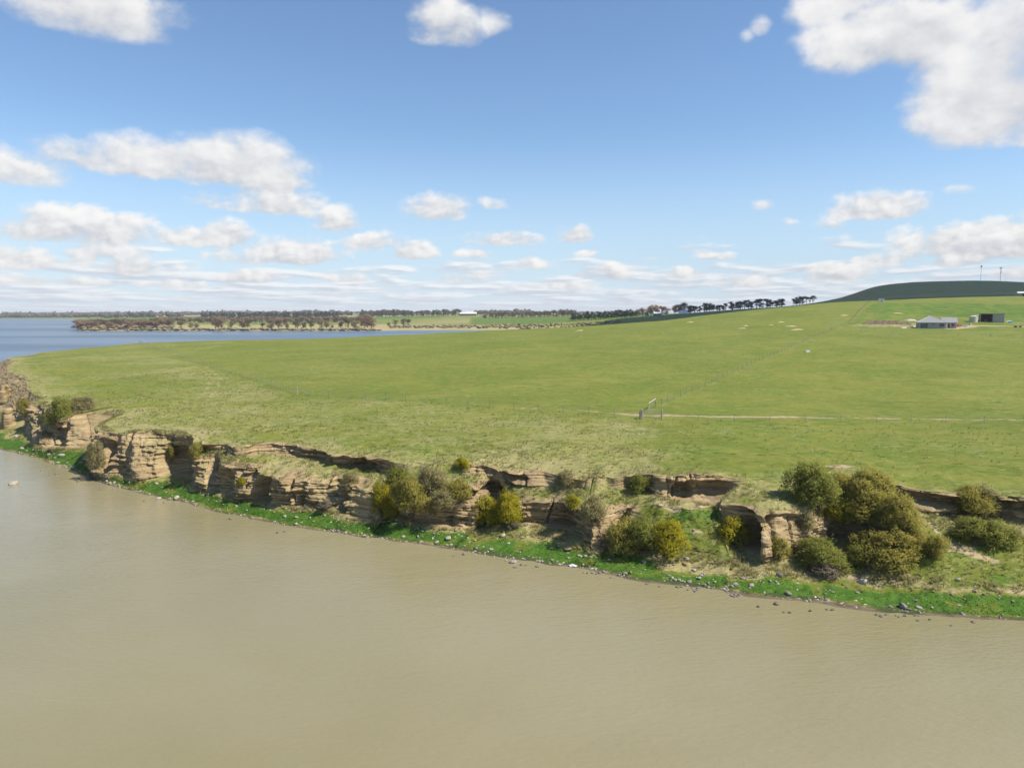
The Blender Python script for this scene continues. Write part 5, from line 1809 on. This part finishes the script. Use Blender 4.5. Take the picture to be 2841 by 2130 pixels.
M_PSOIL = soil_material('pale_dry_soil', (.330, .275, .130), (.460, .390, .205))
M_DSOIL = soil_material('dark_wet_soil', (.085, .058, .040), (.165, .118, .080))
M_RUBBLE = soil_material('builders_rubble', (.250, .215, .180), (.560, .510, .450))
MOUND = 'low pale soil heap in the upper paddock'
for i, (x, y, w_) in enumerate([(2342, 875, 34), (2489, 869, 32), (2167, 894, 32), (2196, 905, 40), (2213, 914, 44), (2060, 911, 36), (2068, 904, 22), (1916, 894, 28), (1610, 917, 30), (1613, 933, 7), (2140, 902, 22)]):
    heap(x, y, w_, 2.0, M_PSOIL, 'soil_heap', MOUND, 'soil heap', 700 + i, group='soil heaps in the paddocks', dep=.9)
ba, bb = on_land(2392, 899, 150, 520), on_land(2536, 902, 150, 520)
nb_ = 60
bs, vs, fs = np.linspace(0, 1, nb_), [], []
for i, t_ in enumerate(bs):
    c_ = ba * (1 - t_) + bb * t_
    hgt2 = (1.15 + .35 * float(vn(t_ * 14, 0.3, 77))) * min(1, 8 * t_ + .1, 8 * (1 - t_) + .1)
    for off, hz_ in ((-1.6, -.3), (-.7, .62), (0, 1.0), (.9, .7), (2.2, -.3)):
        yy = c_[1] + off + .25 * float(vn(t_ * 25, off, 79))
        gz = float(land(c_[0], yy))
        vs.append((c_[0] - ba[0], yy - ba[1], gz - ba[2] + (hz_ * hgt2 if hz_ > 0 else -.2)))
for i in range(nb_ - 1):
    for j in range(4):
        fs.append((i * 5 + j, i * 5 + 5 + j, i * 5 + 6 + j, i * 5 + 1 + j))
o = MB().add(vs, fs).build('soil_bank', M_DSOIL)
o.location = tuple(ba)
tag(o, 'long dark bank of dug soil beside the house', 'soil bank')
heap(2524, 889, 42, 5, M_RUBBLE, 'rubble_heap', 'pale heap of building rubble behind the dark soil bank', 'rubble', 733, dep=.5)
heap(2530, 906, 18, 6, M_RUBBLE, 'rubble_heap', 'small rubble heap against the house corner', 'rubble', 734, dep=.6)
heap(2470, 892, 44, 2.6, M_DSOIL, 'soil_heap', 'flat dark soil heap left of the rubble heap', 'soil heap', 735, dep=.5)


def stack(px, py, wpx, hpx, mat, name, label, cat, n=5, rz=.3):
    p, k = spot(px, py)
    o = tag(empty(name, tuple(p), rz), label, cat)
    w_, h_ = wpx * k, hpx * k
    for i in range(n):
        z = h_ * i / n
        s = .5 - .03 * (i % 3)
        part('board', mat, o, (-w_ * s, w_ * s, -.35 + .05 * (i % 2), .35 - .06 * (i % 3), z - (.2 if i == 0 else 0), z + h_ / n * .86))
    return o


stack(2506, 910, 18, 3.2, M_WHITE, 'timber_stack', 'white boards stacked on the ground before the dark soil bank', 'timber', 3)
stack(2660, 906, 17, 6, M_RED, 'brick_stack', 'red bricks stacked beside the house porch', 'bricks', 6)
stack(2677, 907, 11, 5, M_WHITE, 'plasterboard_stack', 'white sheets stacked beside the red bricks', 'sheets', 4, -.4)
stack(2691, 902, 8, 5, M_CONC, 'block_stack', 'grey blocks stacked near the driveway', 'blocks', 4, .8)
# drums and trailer
p, k = spot(2800, 895)
dr = tag(empty('drum', tuple(p)), 'blue plastic drum lying by the shed', 'drum')
MB().tube((-.8, 0, .4), (.9, .3, .4), .42, .42, 16).build('body', M_BLUE, dr)
MB().tube((-.84, 0, .4), (-.802, .006, .4), .44, .44, 16).build('rim', M_WHITE, dr)
p, k = spot(2824, 908)
tl_ = tag(empty('trailer', tuple(p), .4), 'small rusty trailer with a mesh cage near the driveway', 'trailer')
part('deck', M_RUST, tl_, (-1.7, 1.7, -.8, .8, .45, .6))
for x in (-1.6, 0, 1.6):
    for y in (-.75, .75):
        MB().tube((x, y, .602), (x, y, 1.7), .03, .03, 5).build('cage_post', M_STEEL, tl_)
for z in (1.1, 1.68):
    MB().tube((-1.6, -.75, z), (1.6, -.75, z), .025, .025, 5).tube((-1.6, .75, z), (1.6, .75, z), .025, .025, 5).build('cage_rail', M_STEEL, tl_)
for x in (-.45, .45):
    for y in (-.92, .92):
        MB().tube((x, y - .08, .3), (x, y + .08, .3), .32, .32, 14).build('wheel', M_DARK, tl_)
MB().tube((1.7, 0, .5), (2.8, 0, .42), .04, .04, 6).build('drawbar', M_RUST, tl_)
# hut and trough
p, k = spot(2446, 838)
hut = tag(empty('hut', tuple(p), math.radians(-18)), 'pale corrugated hut on the crest by the hill fence', 'hut')
w_, h_ = 13 * k, 9.5 * k
part('wall', M_WHITE, hut, (-w_ / 2, w_ / 2, 0, w_ * .8, -.4, h_))
for i in range(7):
    x = -w_ / 2 + w_ * (i + .5) / 7
    MB().tube((x, -.012, -.3), (x, -.012, h_ - .01), .05, .05, 6).build('corrugation', M_WHITE, hut)
MB().add([(-w_ / 2 - .1, -.15, h_ + .02), (w_ / 2 + .1, -.15, h_ + .02), (w_ / 2 + .1, w_ * .8 + .1, h_ - .15), (-w_ / 2 - .1, w_ * .8 + .1, h_ - .15), (-w_ / 2 - .1, -.15, h_ + .1), (w_ / 2 + .1, -.15, h_ + .1), (w_ / 2 + .1, w_ * .8 + .1, h_ - .07), (-w_ / 2 - .1, w_ * .8 + .1, h_ - .07)],
         [(0, 3, 2, 1), (4, 5, 6, 7), (0, 1, 5, 4), (1, 2, 6, 5), (2, 3, 7, 6), (3, 0, 4, 7)]).build('roof', M_STEEL, hut)
part('door', M_STEEL, hut, (-.4, .4, -.09, -.065, -.3, h_ * .8))
p, k = spot(2240, 976)
tg = tag(empty('water_trough', tuple(p), .05), 'white water trough in the sloping paddock', 'trough')
w_ = 11 * k / 2
part('base', M_WHITE, tg, (-w_, w_, -.35, .35, -.15, .12))
part('side', M_WHITE, tg, (-w_, w_, -.35, -.28, .122, .42))
part('side', M_WHITE, tg, (-w_, w_, .28, .35, .122, .42))
part('end', M_WHITE, tg, (-w_, -w_ + .07, -.278, .278, .122, .42))
part('end', M_WHITE, tg, (w_ - .07, w_, -.278, .278, .122, .42))
part('water', M_GLASS, tg, (-w_ + .072, w_ - .072, -.276, .276, .124, .34))
p, k = spot(2836, 822, 300, 560)
cs_ = tag(empty('shed', tuple(p), -.4), 'blue grey shed just over the crest of the green paddock', 'shed')
part('wall', M_ROOF, cs_, (-2.2, 3.2, 0, 4, -.6, 2.0))
MB().add([(-2.5, -.3, 2.0), (3.5, -.3, 2.0), (3.5, 4.3, 2.0), (-2.5, 4.3, 2.0), (-2.5, 2, 3.0), (3.5, 2, 3.0)], [(0, 1, 5, 4), (2, 3, 4, 5), (3, 2, 1, 0), (1, 2, 5), (3, 0, 4)]).build('roof', M_FASCIA, cs_)
part('door', M_DARK, cs_, (0, 1.4, -.05, -.002, -.5, 1.7))

# masts on the hill
M_MAST = plain('mast_steel', (.200, .205, .215), .6, .1, 2, .3)
for (px, py, hpx, rr, lab, arms) in [(2715, 782, 41, .42, 'tall slim phone mast on the hill, antenna rods at its tip', 1), (2769, 783, 37, .5, 'phone mast on the hill with a thick cluster of panels', 2), (2784, 783, 13, .16, 'short thin aerial pole beside the panel mast', 0)]:
    d_ = ray(px, 868.0)
    y_ = 1085.0
    x_ = d_[0] / d_[1] * y_
    g_ = float(land(x_, y_))
    k = y_ / FOC
    H_ = hpx * k
    o = tag(empty('mast', (x_, y_, g_)), lab, 'mast')
    MB().tube((0, 0, -1), (0, 0, H_), rr * .55, rr * .35, 10).build('pole', M_MAST, o)
    if arms:
        for z, r0 in ((H_ * .97, 1.3), (H_ * .86, .9))[:arms + (arms == 2)]:
            MB().tube((0, 0, z - .12), (0, 0, z + .12), r0, r0, 12).build('headframe', M_MAST, o)
        for i in range(6 if arms == 2 else 3):
            a = i * math.pi / (3 if arms == 2 else 1.5)
            r0 = 1.35 if arms == 2 else .8
            x, y = r0 * math.cos(a), r0 * math.sin(a)
            MB().box(x - .22, x + .22, y - .14, y + .14, H_ - 2.2, H_ + .6).build('antenna', M_MAST, o)
        if arms == 2:
            for z in (.62, .72):
                MB().tube((.2, -.4, H_ * z), (.2, -.75, H_ * z), .75, .75, 12).build('dish', M_MAST, o)

# ------------------------------------------------------------------ far farm buildings
def far_point(px, y):
    d_ = ray(px, 868.0)
    x = d_[0] / d_[1] * y
    return np.array((x, y, float(land(x, y))))


def gable(name, px, y, wpx, eave, ridge, dep, wallm, roofm, label, cat, rz=0.0, bays=0):
    p = far_point(px, y)
    w_ = wpx * y / FOC / 2
    o = tag(empty(name, tuple(p), rz), label, cat)
    part('wall', wallm, o, (-w_, w_, 0, dep, -1.5, eave))
    MB().add([(-w_ - .5, -.6, eave), (w_ + .5, -.6, eave), (w_ + .5, dep + .6, eave), (-w_ - .5, dep + .6, eave), (-w_ - .5, dep / 2, ridge), (w_ + .5, dep / 2, ridge)],
             [(0, 1, 5, 4), (2, 3, 4, 5), (3, 2, 1, 0), (1, 2, 5), (3, 0, 4)]).build('roof', roofm, o)
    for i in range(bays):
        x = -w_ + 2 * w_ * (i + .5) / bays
        part('dark_bay_panel', M_DARK, o, (x - w_ / bays * .8, x + w_ / bays * .8, -.06, -.004, -.5, eave * .86))  # dark panel on the solid wall, painted shade in place of an opening
    return o


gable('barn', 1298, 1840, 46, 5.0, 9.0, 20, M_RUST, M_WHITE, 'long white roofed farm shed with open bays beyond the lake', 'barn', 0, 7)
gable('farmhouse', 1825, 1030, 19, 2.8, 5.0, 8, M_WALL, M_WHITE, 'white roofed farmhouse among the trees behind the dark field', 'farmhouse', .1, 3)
p = far_point(1897, 1035)
hay = tag(empty('dome_shed', tuple(p)), 'white round roofed shed beside the dark row of trees', 'shed')
mb = MB()
na = 12
for i in range(na):
    a0, a1 = math.pi * i / na, math.pi * (i + 1) / na
    mb.add([(-5.5, 4 - 4 * math.cos(a0), 4.2 * math.sin(a0)), (5.5, 4 - 4 * math.cos(a0), 4.2 * math.sin(a0)), (5.5, 4 - 4 * math.cos(a1), 4.2 * math.sin(a1)), (-5.5, 4 - 4 * math.cos(a1), 4.2 * math.sin(a1))], [(0, 1, 2, 3)])
mb.build('vault', M_WHITE, hay, True)
for x in (-5.45, 5.45):
    MB().add([(x, 4 - 3.95 * math.cos(math.pi * i / 14), 4.15 * math.sin(math.pi * i / 14) - (1.0 if i in (0, 14) else 0)) for i in range(15)], [tuple(range(15))]).build('end_wall', M_WHITE, hay)

# ------------------------------------------------------------------ trees
M_TREE = {
    'brown': leaf_material('bare_brown_twigs', (.200, .138, .090), (.410, .295, .190), .4, (.370, .215, .130)),
    'pine': leaf_material('dark_conifer_needles', (.030, .042, .028), (.085, .100, .055), .25),
    'gum': leaf_material('grey_green_gum_leaves', (.082, .084, .042), (.210, .192, .105), .4, (.230, .180, .105)),
}


def tree_lobes(kind, seed):
    rd = random.Random(seed)
    lb = []
    if kind == 'brown':
        for i in range(12):
            a, q = rd.uniform(0, 6.28), rd.uniform(.05, .30)
            lb.append((math.cos(a) * q, math.sin(a) * q, rd.uniform(.14, .82), rd.uniform(.15, .22), rd.uniform(.15, .22), rd.uniform(.13, .20)))
    elif kind == 'pine':
        for i in range(8):
            z = .22 + .74 * i / 8
            q = .16 * (1 - z) + .04
            a = rd.uniform(0, 6.28)
            r = .20 * (1.12 - z * .75) * rd.uniform(.75, 1.15)
            lb.append((math.cos(a) * q, math.sin(a) * q, z, r, r, .10))
    elif kind == 'mop':
        for i in range(6):
            a, q = rd.uniform(0, 6.28), rd.uniform(.05, .22)
            lb.append((math.cos(a) * q, math.sin(a) * q, rd.uniform(.50, .90), rd.uniform(.10, .16), rd.uniform(.10, .16), rd.uniform(.08, .13)))
        lb.append((.05, 0, .36, .13, .13, .08))
    else:
        for i in range(7):
            a, q = rd.uniform(0, 6.28), rd.uniform(.05, .30)
            lb.append((math.cos(a) * q, math.sin(a) * q, rd.uniform(.20, .84), rd.uniform(.15, .23), rd.uniform(.15, .23), rd.uniform(.11, .18)))
    return lb


TREE = {}
for kind, cnt, leaf in (('brown', 420, .045), ('pine', 300, .045), ('mop', 220, .042), ('gum', 280, .046)):
    for v in range(4):
        lb = tree_lobes(kind, 10 * v + len(kind))
        cm = crown_mesh('crown_%s_%d' % (kind, v), lb, cnt, leaf, 300 + v, .3, 4, (.45, 1.08), 1.25)
        cm.materials.append(M_TREE['pine' if kind == 'mop' else kind])
        mb = MB()
        rd = random.Random(v)
        mb.tube((0, 0, -.06), (.01, .0, .45), .028, .018, 6, False).tube((.01, 0, .45), (.0, .02, .85), .018, .006, 5, False)
        for l_ in lb[:6]:
            mb.tube((.005, 0, min(.55, l_[2] * .55)), (l_[0], l_[1], l_[2]), .011, .004, 4, False)
        tm = mb.mesh('trunk_%s_%d' % (kind, v), True)
        tm.materials.append(M_BARK)
        TREE[(kind, v)] = (cm, tm)
TREE_N = [0]


def tree(x, y, h, kind, label, group, wide=1.0):
    TREE_N[0] += 1
    i = TREE_N[0]
    g = float(land(x, y))
    if g < .3:
        return
    cm, tm = TREE[(kind, i % 4)]
    nm = {'brown': 'bare_tree', 'pine': 'pine_tree', 'mop': 'pine_tree', 'gum': 'gum_tree'}[kind]
    o = empty(nm, (x, y, g - .1), (i * 1.9) % 6.28, (h * wide, h * wide, h))
    if isinstance(label, dict):
        label = label[kind]
    tag(o, label, 'tree', group)
    link('crown', cm, o)
    link('trunk', tm, o)


def txy(px, y):
    d_ = ray(px, 868.0)
    return d_[0] / d_[1] * y, y


rd = random.Random(11)
L1 = {'brown': 'brown leafless tree in the dense wood on the lake peninsula', 'gum': 'grey green tree among the brown wood on the lake peninsula'}
for i in range(62):
    px = 168 + 300 * (i + rd.random()) / 62
    y = 860 + rd.random() ** .8 * 120
    x, y = txy(px, y)
    tree(x, y, rd.uniform(8.5, 13), 'brown' if rd.random() < .85 else 'gum', L1, 'trees of the peninsula wood', rd.uniform(1.5, 2.1))
L2 = {'brown': 'single brown leafless tree on the open far lake shore', 'gum': 'single grey green tree on the open far lake shore'}
for i, (px, y, h, kd) in enumerate([(500, 870, 10, 'gum'), (528, 880, 8, 'gum'), (545, 875, 7.5, 'brown'), (596, 878, 15, 'brown'), (612, 872, 14, 'brown'), (640, 885, 9, 'gum'), (672, 874, 12, 'brown'), (686, 871, 13, 'gum'), (727, 873, 8, 'gum'), (752, 880, 13, 'brown'), (772, 876, 14, 'brown'), (796, 874, 8, 'brown'),
                                  (818, 884, 9, 'gum'), (824, 890, 13, 'gum'), (842, 880, 9, 'brown'), (862, 878, 12, 'gum'), (892, 884, 11, 'brown'), (905, 880, 9, 'gum'), (921, 878, 5.5, 'brown'), (944, 888, 10, 'brown'), (965, 886, 14, 'gum'), (985, 884, 12, 'brown'), (1010, 892, 15, 'brown'), (1030, 890, 13, 'brown'), (1018, 900, 18, 'brown'),
                                  (1078, 960, 6, 'gum'), (1095, 970, 9, 'gum'), (1118, 975, 11, 'gum'), (1132, 972, 10, 'gum'), (1400, 930, 4, 'brown'), (1440, 925, 5, 'gum')]):
    x, y = txy(px, y)
    tree(x, y, h, kd, L2, 'trees on the far shore', 1.2)
L3 = 'brown tree in the long belt between the green lakeside fields'
for i in range(52):
    x, y = txy(440 + 590 * (i + rd.random() * .8) / 52, 1240 + rd.uniform(-25, 40))
    tree(x, y, rd.uniform(9, 13), 'brown', L3, 'brown belt behind the lakeside fields', rd.uniform(1.4, 1.9))
L4 = 'dark conifer in the belt beyond the brown lakeside trees'
for i in range(44):
    px = 560 + 378 * (i + rd.random() * .8) / 44
    x, y = txy(px, 1660 + rd.uniform(-15, 25))
    tree(x, y, rd.uniform(14, 18), 'pine', L4, 'conifer belt beyond the lake', rd.uniform(1.1, 1.5))
L5 = {'gum': 'grey green tree in the shelter belt running to the white roofed farm shed', 'pine': 'dark conifer in the shelter belt running to the white roofed farm shed'}
for i in range(30):
    px = 1004 + 275 * (i + rd.random() * .8) / 30
    x, y = txy(px, 1720 + rd.uniform(-10, 60))
    tree(x, y, rd.uniform(15, 20), 'gum' if i % 3 else 'pine', L5, 'shelter belt by the farm shed', rd.uniform(1.1, 1.5))
L6 = {'gum': 'grey green tree in the low belt behind the green crop field', 'brown': 'brown leafless tree in the low belt behind the green crop field'}
for i in range(30):
    px = 1345 + 245 * (i + rd.random() * .8) / 30
    x, y = txy(px, 1420 + rd.uniform(-10, 30))
    tree(x, y, rd.uniform(11, 14), 'gum' if i % 3 else 'brown', L6, 'low belt behind the crop field', rd.uniform(1.2, 1.6))
L7 = 'dark conifer in the close row behind the crop field'
for i in range(24):
    px = 1588 + 180 * (i + rd.random() * .6) / 24
    x, y = txy(px, 1030 + rd.uniform(-6, 14))
    tree(x, y, rd.uniform(9.5, 13), 'pine', L7, 'close conifer row', rd.uniform(1.2, 1.6))
L8 = {'gum': 'grey green tree sheltering the white roofed farmhouse', 'brown': 'brown tree sheltering the white roofed farmhouse'}
for px, h in [(1770, 12), (1782, 13), (1796, 12), (1806, 15), (1820, 17), (1836, 14), (1850, 11), (1872, 14), (1886, 15), (1896, 17), (1912, 13)]:
    x, y = txy(px, 1060 + rd.uniform(-6, 20))
    tree(x, y, h, 'gum' if int(px) % 2 else 'brown', L8, 'trees round the farmhouse', 1.1)
L9 = {'mop': 'bare stemmed conifer in the open row climbing to the hill', 'pine': 'full crowned conifer in the open row climbing to the hill'}
for i in range(46):
    px = 1918 + 262 * (i + rd.random() * .5) / 46
    x, y = txy(px + rd.uniform(-7, 7), 1020 + rd.uniform(-8, 26))
    tree(x, y, rd.uniform(7.0, 13.5), 'mop' if i % 3 else 'pine', L9, 'open conifer row below the hill', rd.uniform(1.3, 1.8))
L10 = {'mop': 'bare stemmed conifer in the clump at the foot of the hill', 'pine': 'full crowned conifer in the clump at the foot of the hill'}
for px, h in [(2200, 10), (2209, 12), (2217, 13), (2226, 12), (2236, 10), (2246, 10), (2254, 11)]:
    x, y = txy(px, 1015 + rd.uniform(-4, 10))
    tree(x, y, h, 'pine' if px % 2 else 'mop', L10, 'clump at the hill foot', 1.35)

# far woods on the horizon
rg = np.random.default_rng(77)
pts = []
for (pa, pb, ya_, yb_, n) in [(-250, 340, 2720, 2900, 520), (-100, 700, 3300, 3500, 420), (250, 1150, 2300, 2420, 260), (300, 1700, 4300, 4600, 700), (-300, 900, 5200, 5600, 500), (700, 1800, 6300, 6800, 500), (560, 1000, 2900, 3000, 260), (1300, 1600, 2500, 2600, 180), (1000, 1350, 3600, 3700, 160), (-200, 330, 2800, 3100, 260)]:
    px = rg.uniform(pa, pb, n)
    px = px[vn(px / 45, px * 0 + ya_, 5) > -.45]
    y = rg.uniform(ya_, yb_, len(px))
    x = (px - IMG_W / 2) / FOC * y
    pts.append(np.stack([x, y, land(x, y)], 1))
Pw = np.concatenate(pts)
Pw = Pw[Pw[:, 2] > .5]
hh = rg.uniform(9, 17, len(Pw))
oct_ = np.array([(1, 0, .5), (0, 1, .5), (-1, 0, .5), (0, -1, .5), (.7, .7, .75), (-.7, .7, .7), (-.7, -.7, .75), (.7, -.7, .7), (0, 0, 1), (0, 0, 0)], float)
of = [(0, 1, 4), (1, 2, 5), (2, 3, 6), (3, 0, 7), (0, 4, 8), (4, 1, 8), (1, 5, 8), (5, 2, 8), (2, 6, 8), (6, 3, 8), (3, 7, 8), (7, 0, 8), (1, 0, 9), (2, 1, 9), (3, 2, 9), (0, 3, 9)]
sc3 = np.stack([hh * rg.uniform(.45, .8, len(Pw)), hh * rg.uniform(.45, .8, len(Pw)), hh], 1)
V = Pw[:, None, :] + oct_[None] * sc3[:, None, :] * (1 + .22 * rg.normal(size=(len(Pw), 10, 3)))
Fw = (np.array(of)[None] + 10 * np.arange(len(Pw))[:, None, None]).reshape(-1, 3)
me = np_mesh('far_woods', V.reshape(-1, 3), Fw, True)
put_attr(me, 'tint', np.repeat((rg.random((len(Pw), 1)) ** 1.5) * np.ones((1, 3)), 10, axis=0))
m, t, b = new_mat('far_woods')
t.put(b.inputs['Base Color'], t.mix(t.sep(t.attr('tint').outputs['Color'])[0], (.030, .040, .026), (.120, .098, .066)))
tag(link('far_woods', me, None, m), 'dark belts of distant trees along the horizon beyond the lake', 'woods', kind='stuff')
# shore reeds and scrub on the far bank
pts = []
for (pa, pb, ya_, yb_, n) in [(170, 1090, 853, 866, 420), (1080, 1720, 905, 965, 520)]:
    px = rg.uniform(pa, pb, n)
    y = rg.uniform(ya_, yb_, n)
    x = (px - IMG_W / 2) / FOC * y
    pts.append(np.stack([x, y, land(x, y)], 1))
Pw = np.concatenate(pts)
Pw = Pw[(Pw[:, 2] > .25)]
hh = rg.uniform(.8, 2.4, len(Pw))
sc3 = np.stack([hh * 1.3, hh * 1.3, hh], 1)
V = Pw[:, None, :] + oct_[None] * sc3[:, None, :] * (1 + .25 * rg.normal(size=(len(Pw), 10, 3)))
Fw = (np.array(of)[None] + 10 * np.arange(len(Pw))[:, None, None]).reshape(-1, 3)
me = np_mesh('shore_scrub', V.reshape(-1, 3), Fw, True)
put_attr(me, 'tint', np.repeat(rg.random((len(Pw), 1)) * np.ones((1, 3)), 10, axis=0))
m, t, b = new_mat('shore_scrub')
t.put(b.inputs['Base Color'], t.mix(t.sep(t.attr('tint').outputs['Color'])[0], (.100, .105, .040), (.330, .255, .150)))
tag(link('shore_scrub', me, None, m), 'low brown scrub and reeds along the far lake bank', 'scrub', kind='stuff')
# undergrowth of the peninsula wood
px = rg.uniform(166, 480, 900)
y = rg.uniform(866, 985, 900)
x = (px - IMG_W / 2) / FOC * y
Pw = np.stack([x, y, land(x, y)], 1)
Pw = Pw[Pw[:, 2] > .6]
hh = rg.uniform(1.8, 4.8, len(Pw))
sc3 = np.stack([hh * .9, hh * .9, hh], 1)
V = Pw[:, None, :] + oct_[None] * sc3[:, None, :] * (1 + .25 * rg.normal(size=(len(Pw), 10, 3)))
Fw = (np.array(of)[None] + 10 * np.arange(len(Pw))[:, None, None]).reshape(-1, 3)
me = np_mesh('undergrowth', V.reshape(-1, 3), Fw, False)
put_attr(me, 'tint', np.repeat(rg.random((len(Pw), 1)) * np.ones((1, 3)), 10, axis=0))
m, t, b = new_mat('russet_undergrowth')
t.put(b.inputs['Base Color'], t.mix(t.sep(t.attr('tint').outputs['Color'])[0], (.085, .066, .044), (.205, .148, .098)))
tag(link('undergrowth', me, None, m), 'russet brown undergrowth filling the wood on the lake peninsula', 'undergrowth', kind='stuff')
# far rise on the horizon
fx, fy_ = txy(672, 8600)
a = np.linspace(0, 2 * np.pi, 40, endpoint=False)
rr = np.linspace(1, 0, 10)
A, R_ = np.meshgrid(a, rr)
X, Y = fx + 210 * R_ * np.cos(A), fy_ + 160 * R_ * np.sin(A)
Z = 12 + 38 * (1 - R_ ** 2) * (1 + .25 * fbm(X / 60, Y / 60, 801, 3))
ix = np.arange(A.size).reshape(A.shape)
F = np.stack([ix[:-1], np.roll(ix, -1, 1)[:-1], np.roll(ix, -1, 1)[1:], ix[1:]], -1).reshape(-1, 4)
tag(link('far_hill', np_mesh('far_hill', np.stack([X, Y, Z], -1).reshape(-1, 3), F), None, soil_material('far_rocky_hill', (.16, .15, .12), (.30, .28, .24))), kind='structure')

# ------------------------------------------------------------------ drifting cumulus whose shadows lie on the hill and the dark field
def cloud_mesh(seed, rx, ry, rz):
    import bmesh
    bm = bmesh.new()
    bmesh.ops.create_icosphere(bm, subdivisions=5, radius=1)
    co = np.array([v.co[:] for v in bm.verts])
    n = fbm(co[:, 0] * 2.0 + seed, co[:, 1] * 2.0 + co[:, 2] * 1.3, seed, 4)
    co *= (1 + .38 * n)[:, None]
    co[:, 2] = np.where(co[:, 2] < 0, co[:, 2] * .3, co[:, 2])
    co *= np.array((rx, ry, rz))
    for v, c in zip(bm.verts, co):
        v.co = c
    me = bpy.data.meshes.new('cloud')
    bm.to_mesh(me)
    bm.free()
    me.polygons.foreach_set('use_smooth', [True] * len(me.polygons))
    return me


M_CLOUD = plain('cloud_white', (.86, .86, .87), 1.0, .02, .01, 0, 0)
CZ = 900.0
for i, (gx, gy, rx, ry, lab) in enumerate([(640, 850, 520, 330, 'broad cumulus cloud whose shadow lies over the hill'), (190, 705, 150, 180, 'smaller cumulus cloud whose shadow lies over the dark field')]):
    k = CZ / math.tan(SUN_EL)
    o = link('cloud', cloud_mesh(11 + 7 * i, rx, ry, 90), None, M_CLOUD)
    o.location = (gx + math.sin(SUN_AZ) * k, gy + math.cos(SUN_AZ) * k, CZ + 20)
    tag(o, lab, 'cloud', kind='structure')

# ------------------------------------------------------------------ air
hz = MB().box(-14600, 14600, -1700, 14600, -4.2, 104.0)
hm_ = bpy.data.materials.new('haze')
hm_.use_nodes = True
hn = hm_.node_tree
hn.nodes.remove(hn.nodes['Principled BSDF'])
pv = hn.nodes.new('ShaderNodeVolumePrincipled')
pv.inputs['Color'].default_value = (.94, .96, 1.0, 1)
pv.inputs['Density'].default_value = 0.00009
pv.inputs['Anisotropy'].default_value = 0.0
hn.links.new(pv.outputs[0], hn.nodes['Material Output'].inputs['Volume'])
tag(hz.build('haze', hm_), 'thin pale haze over the lake and fields', 'haze', kind='stuff')
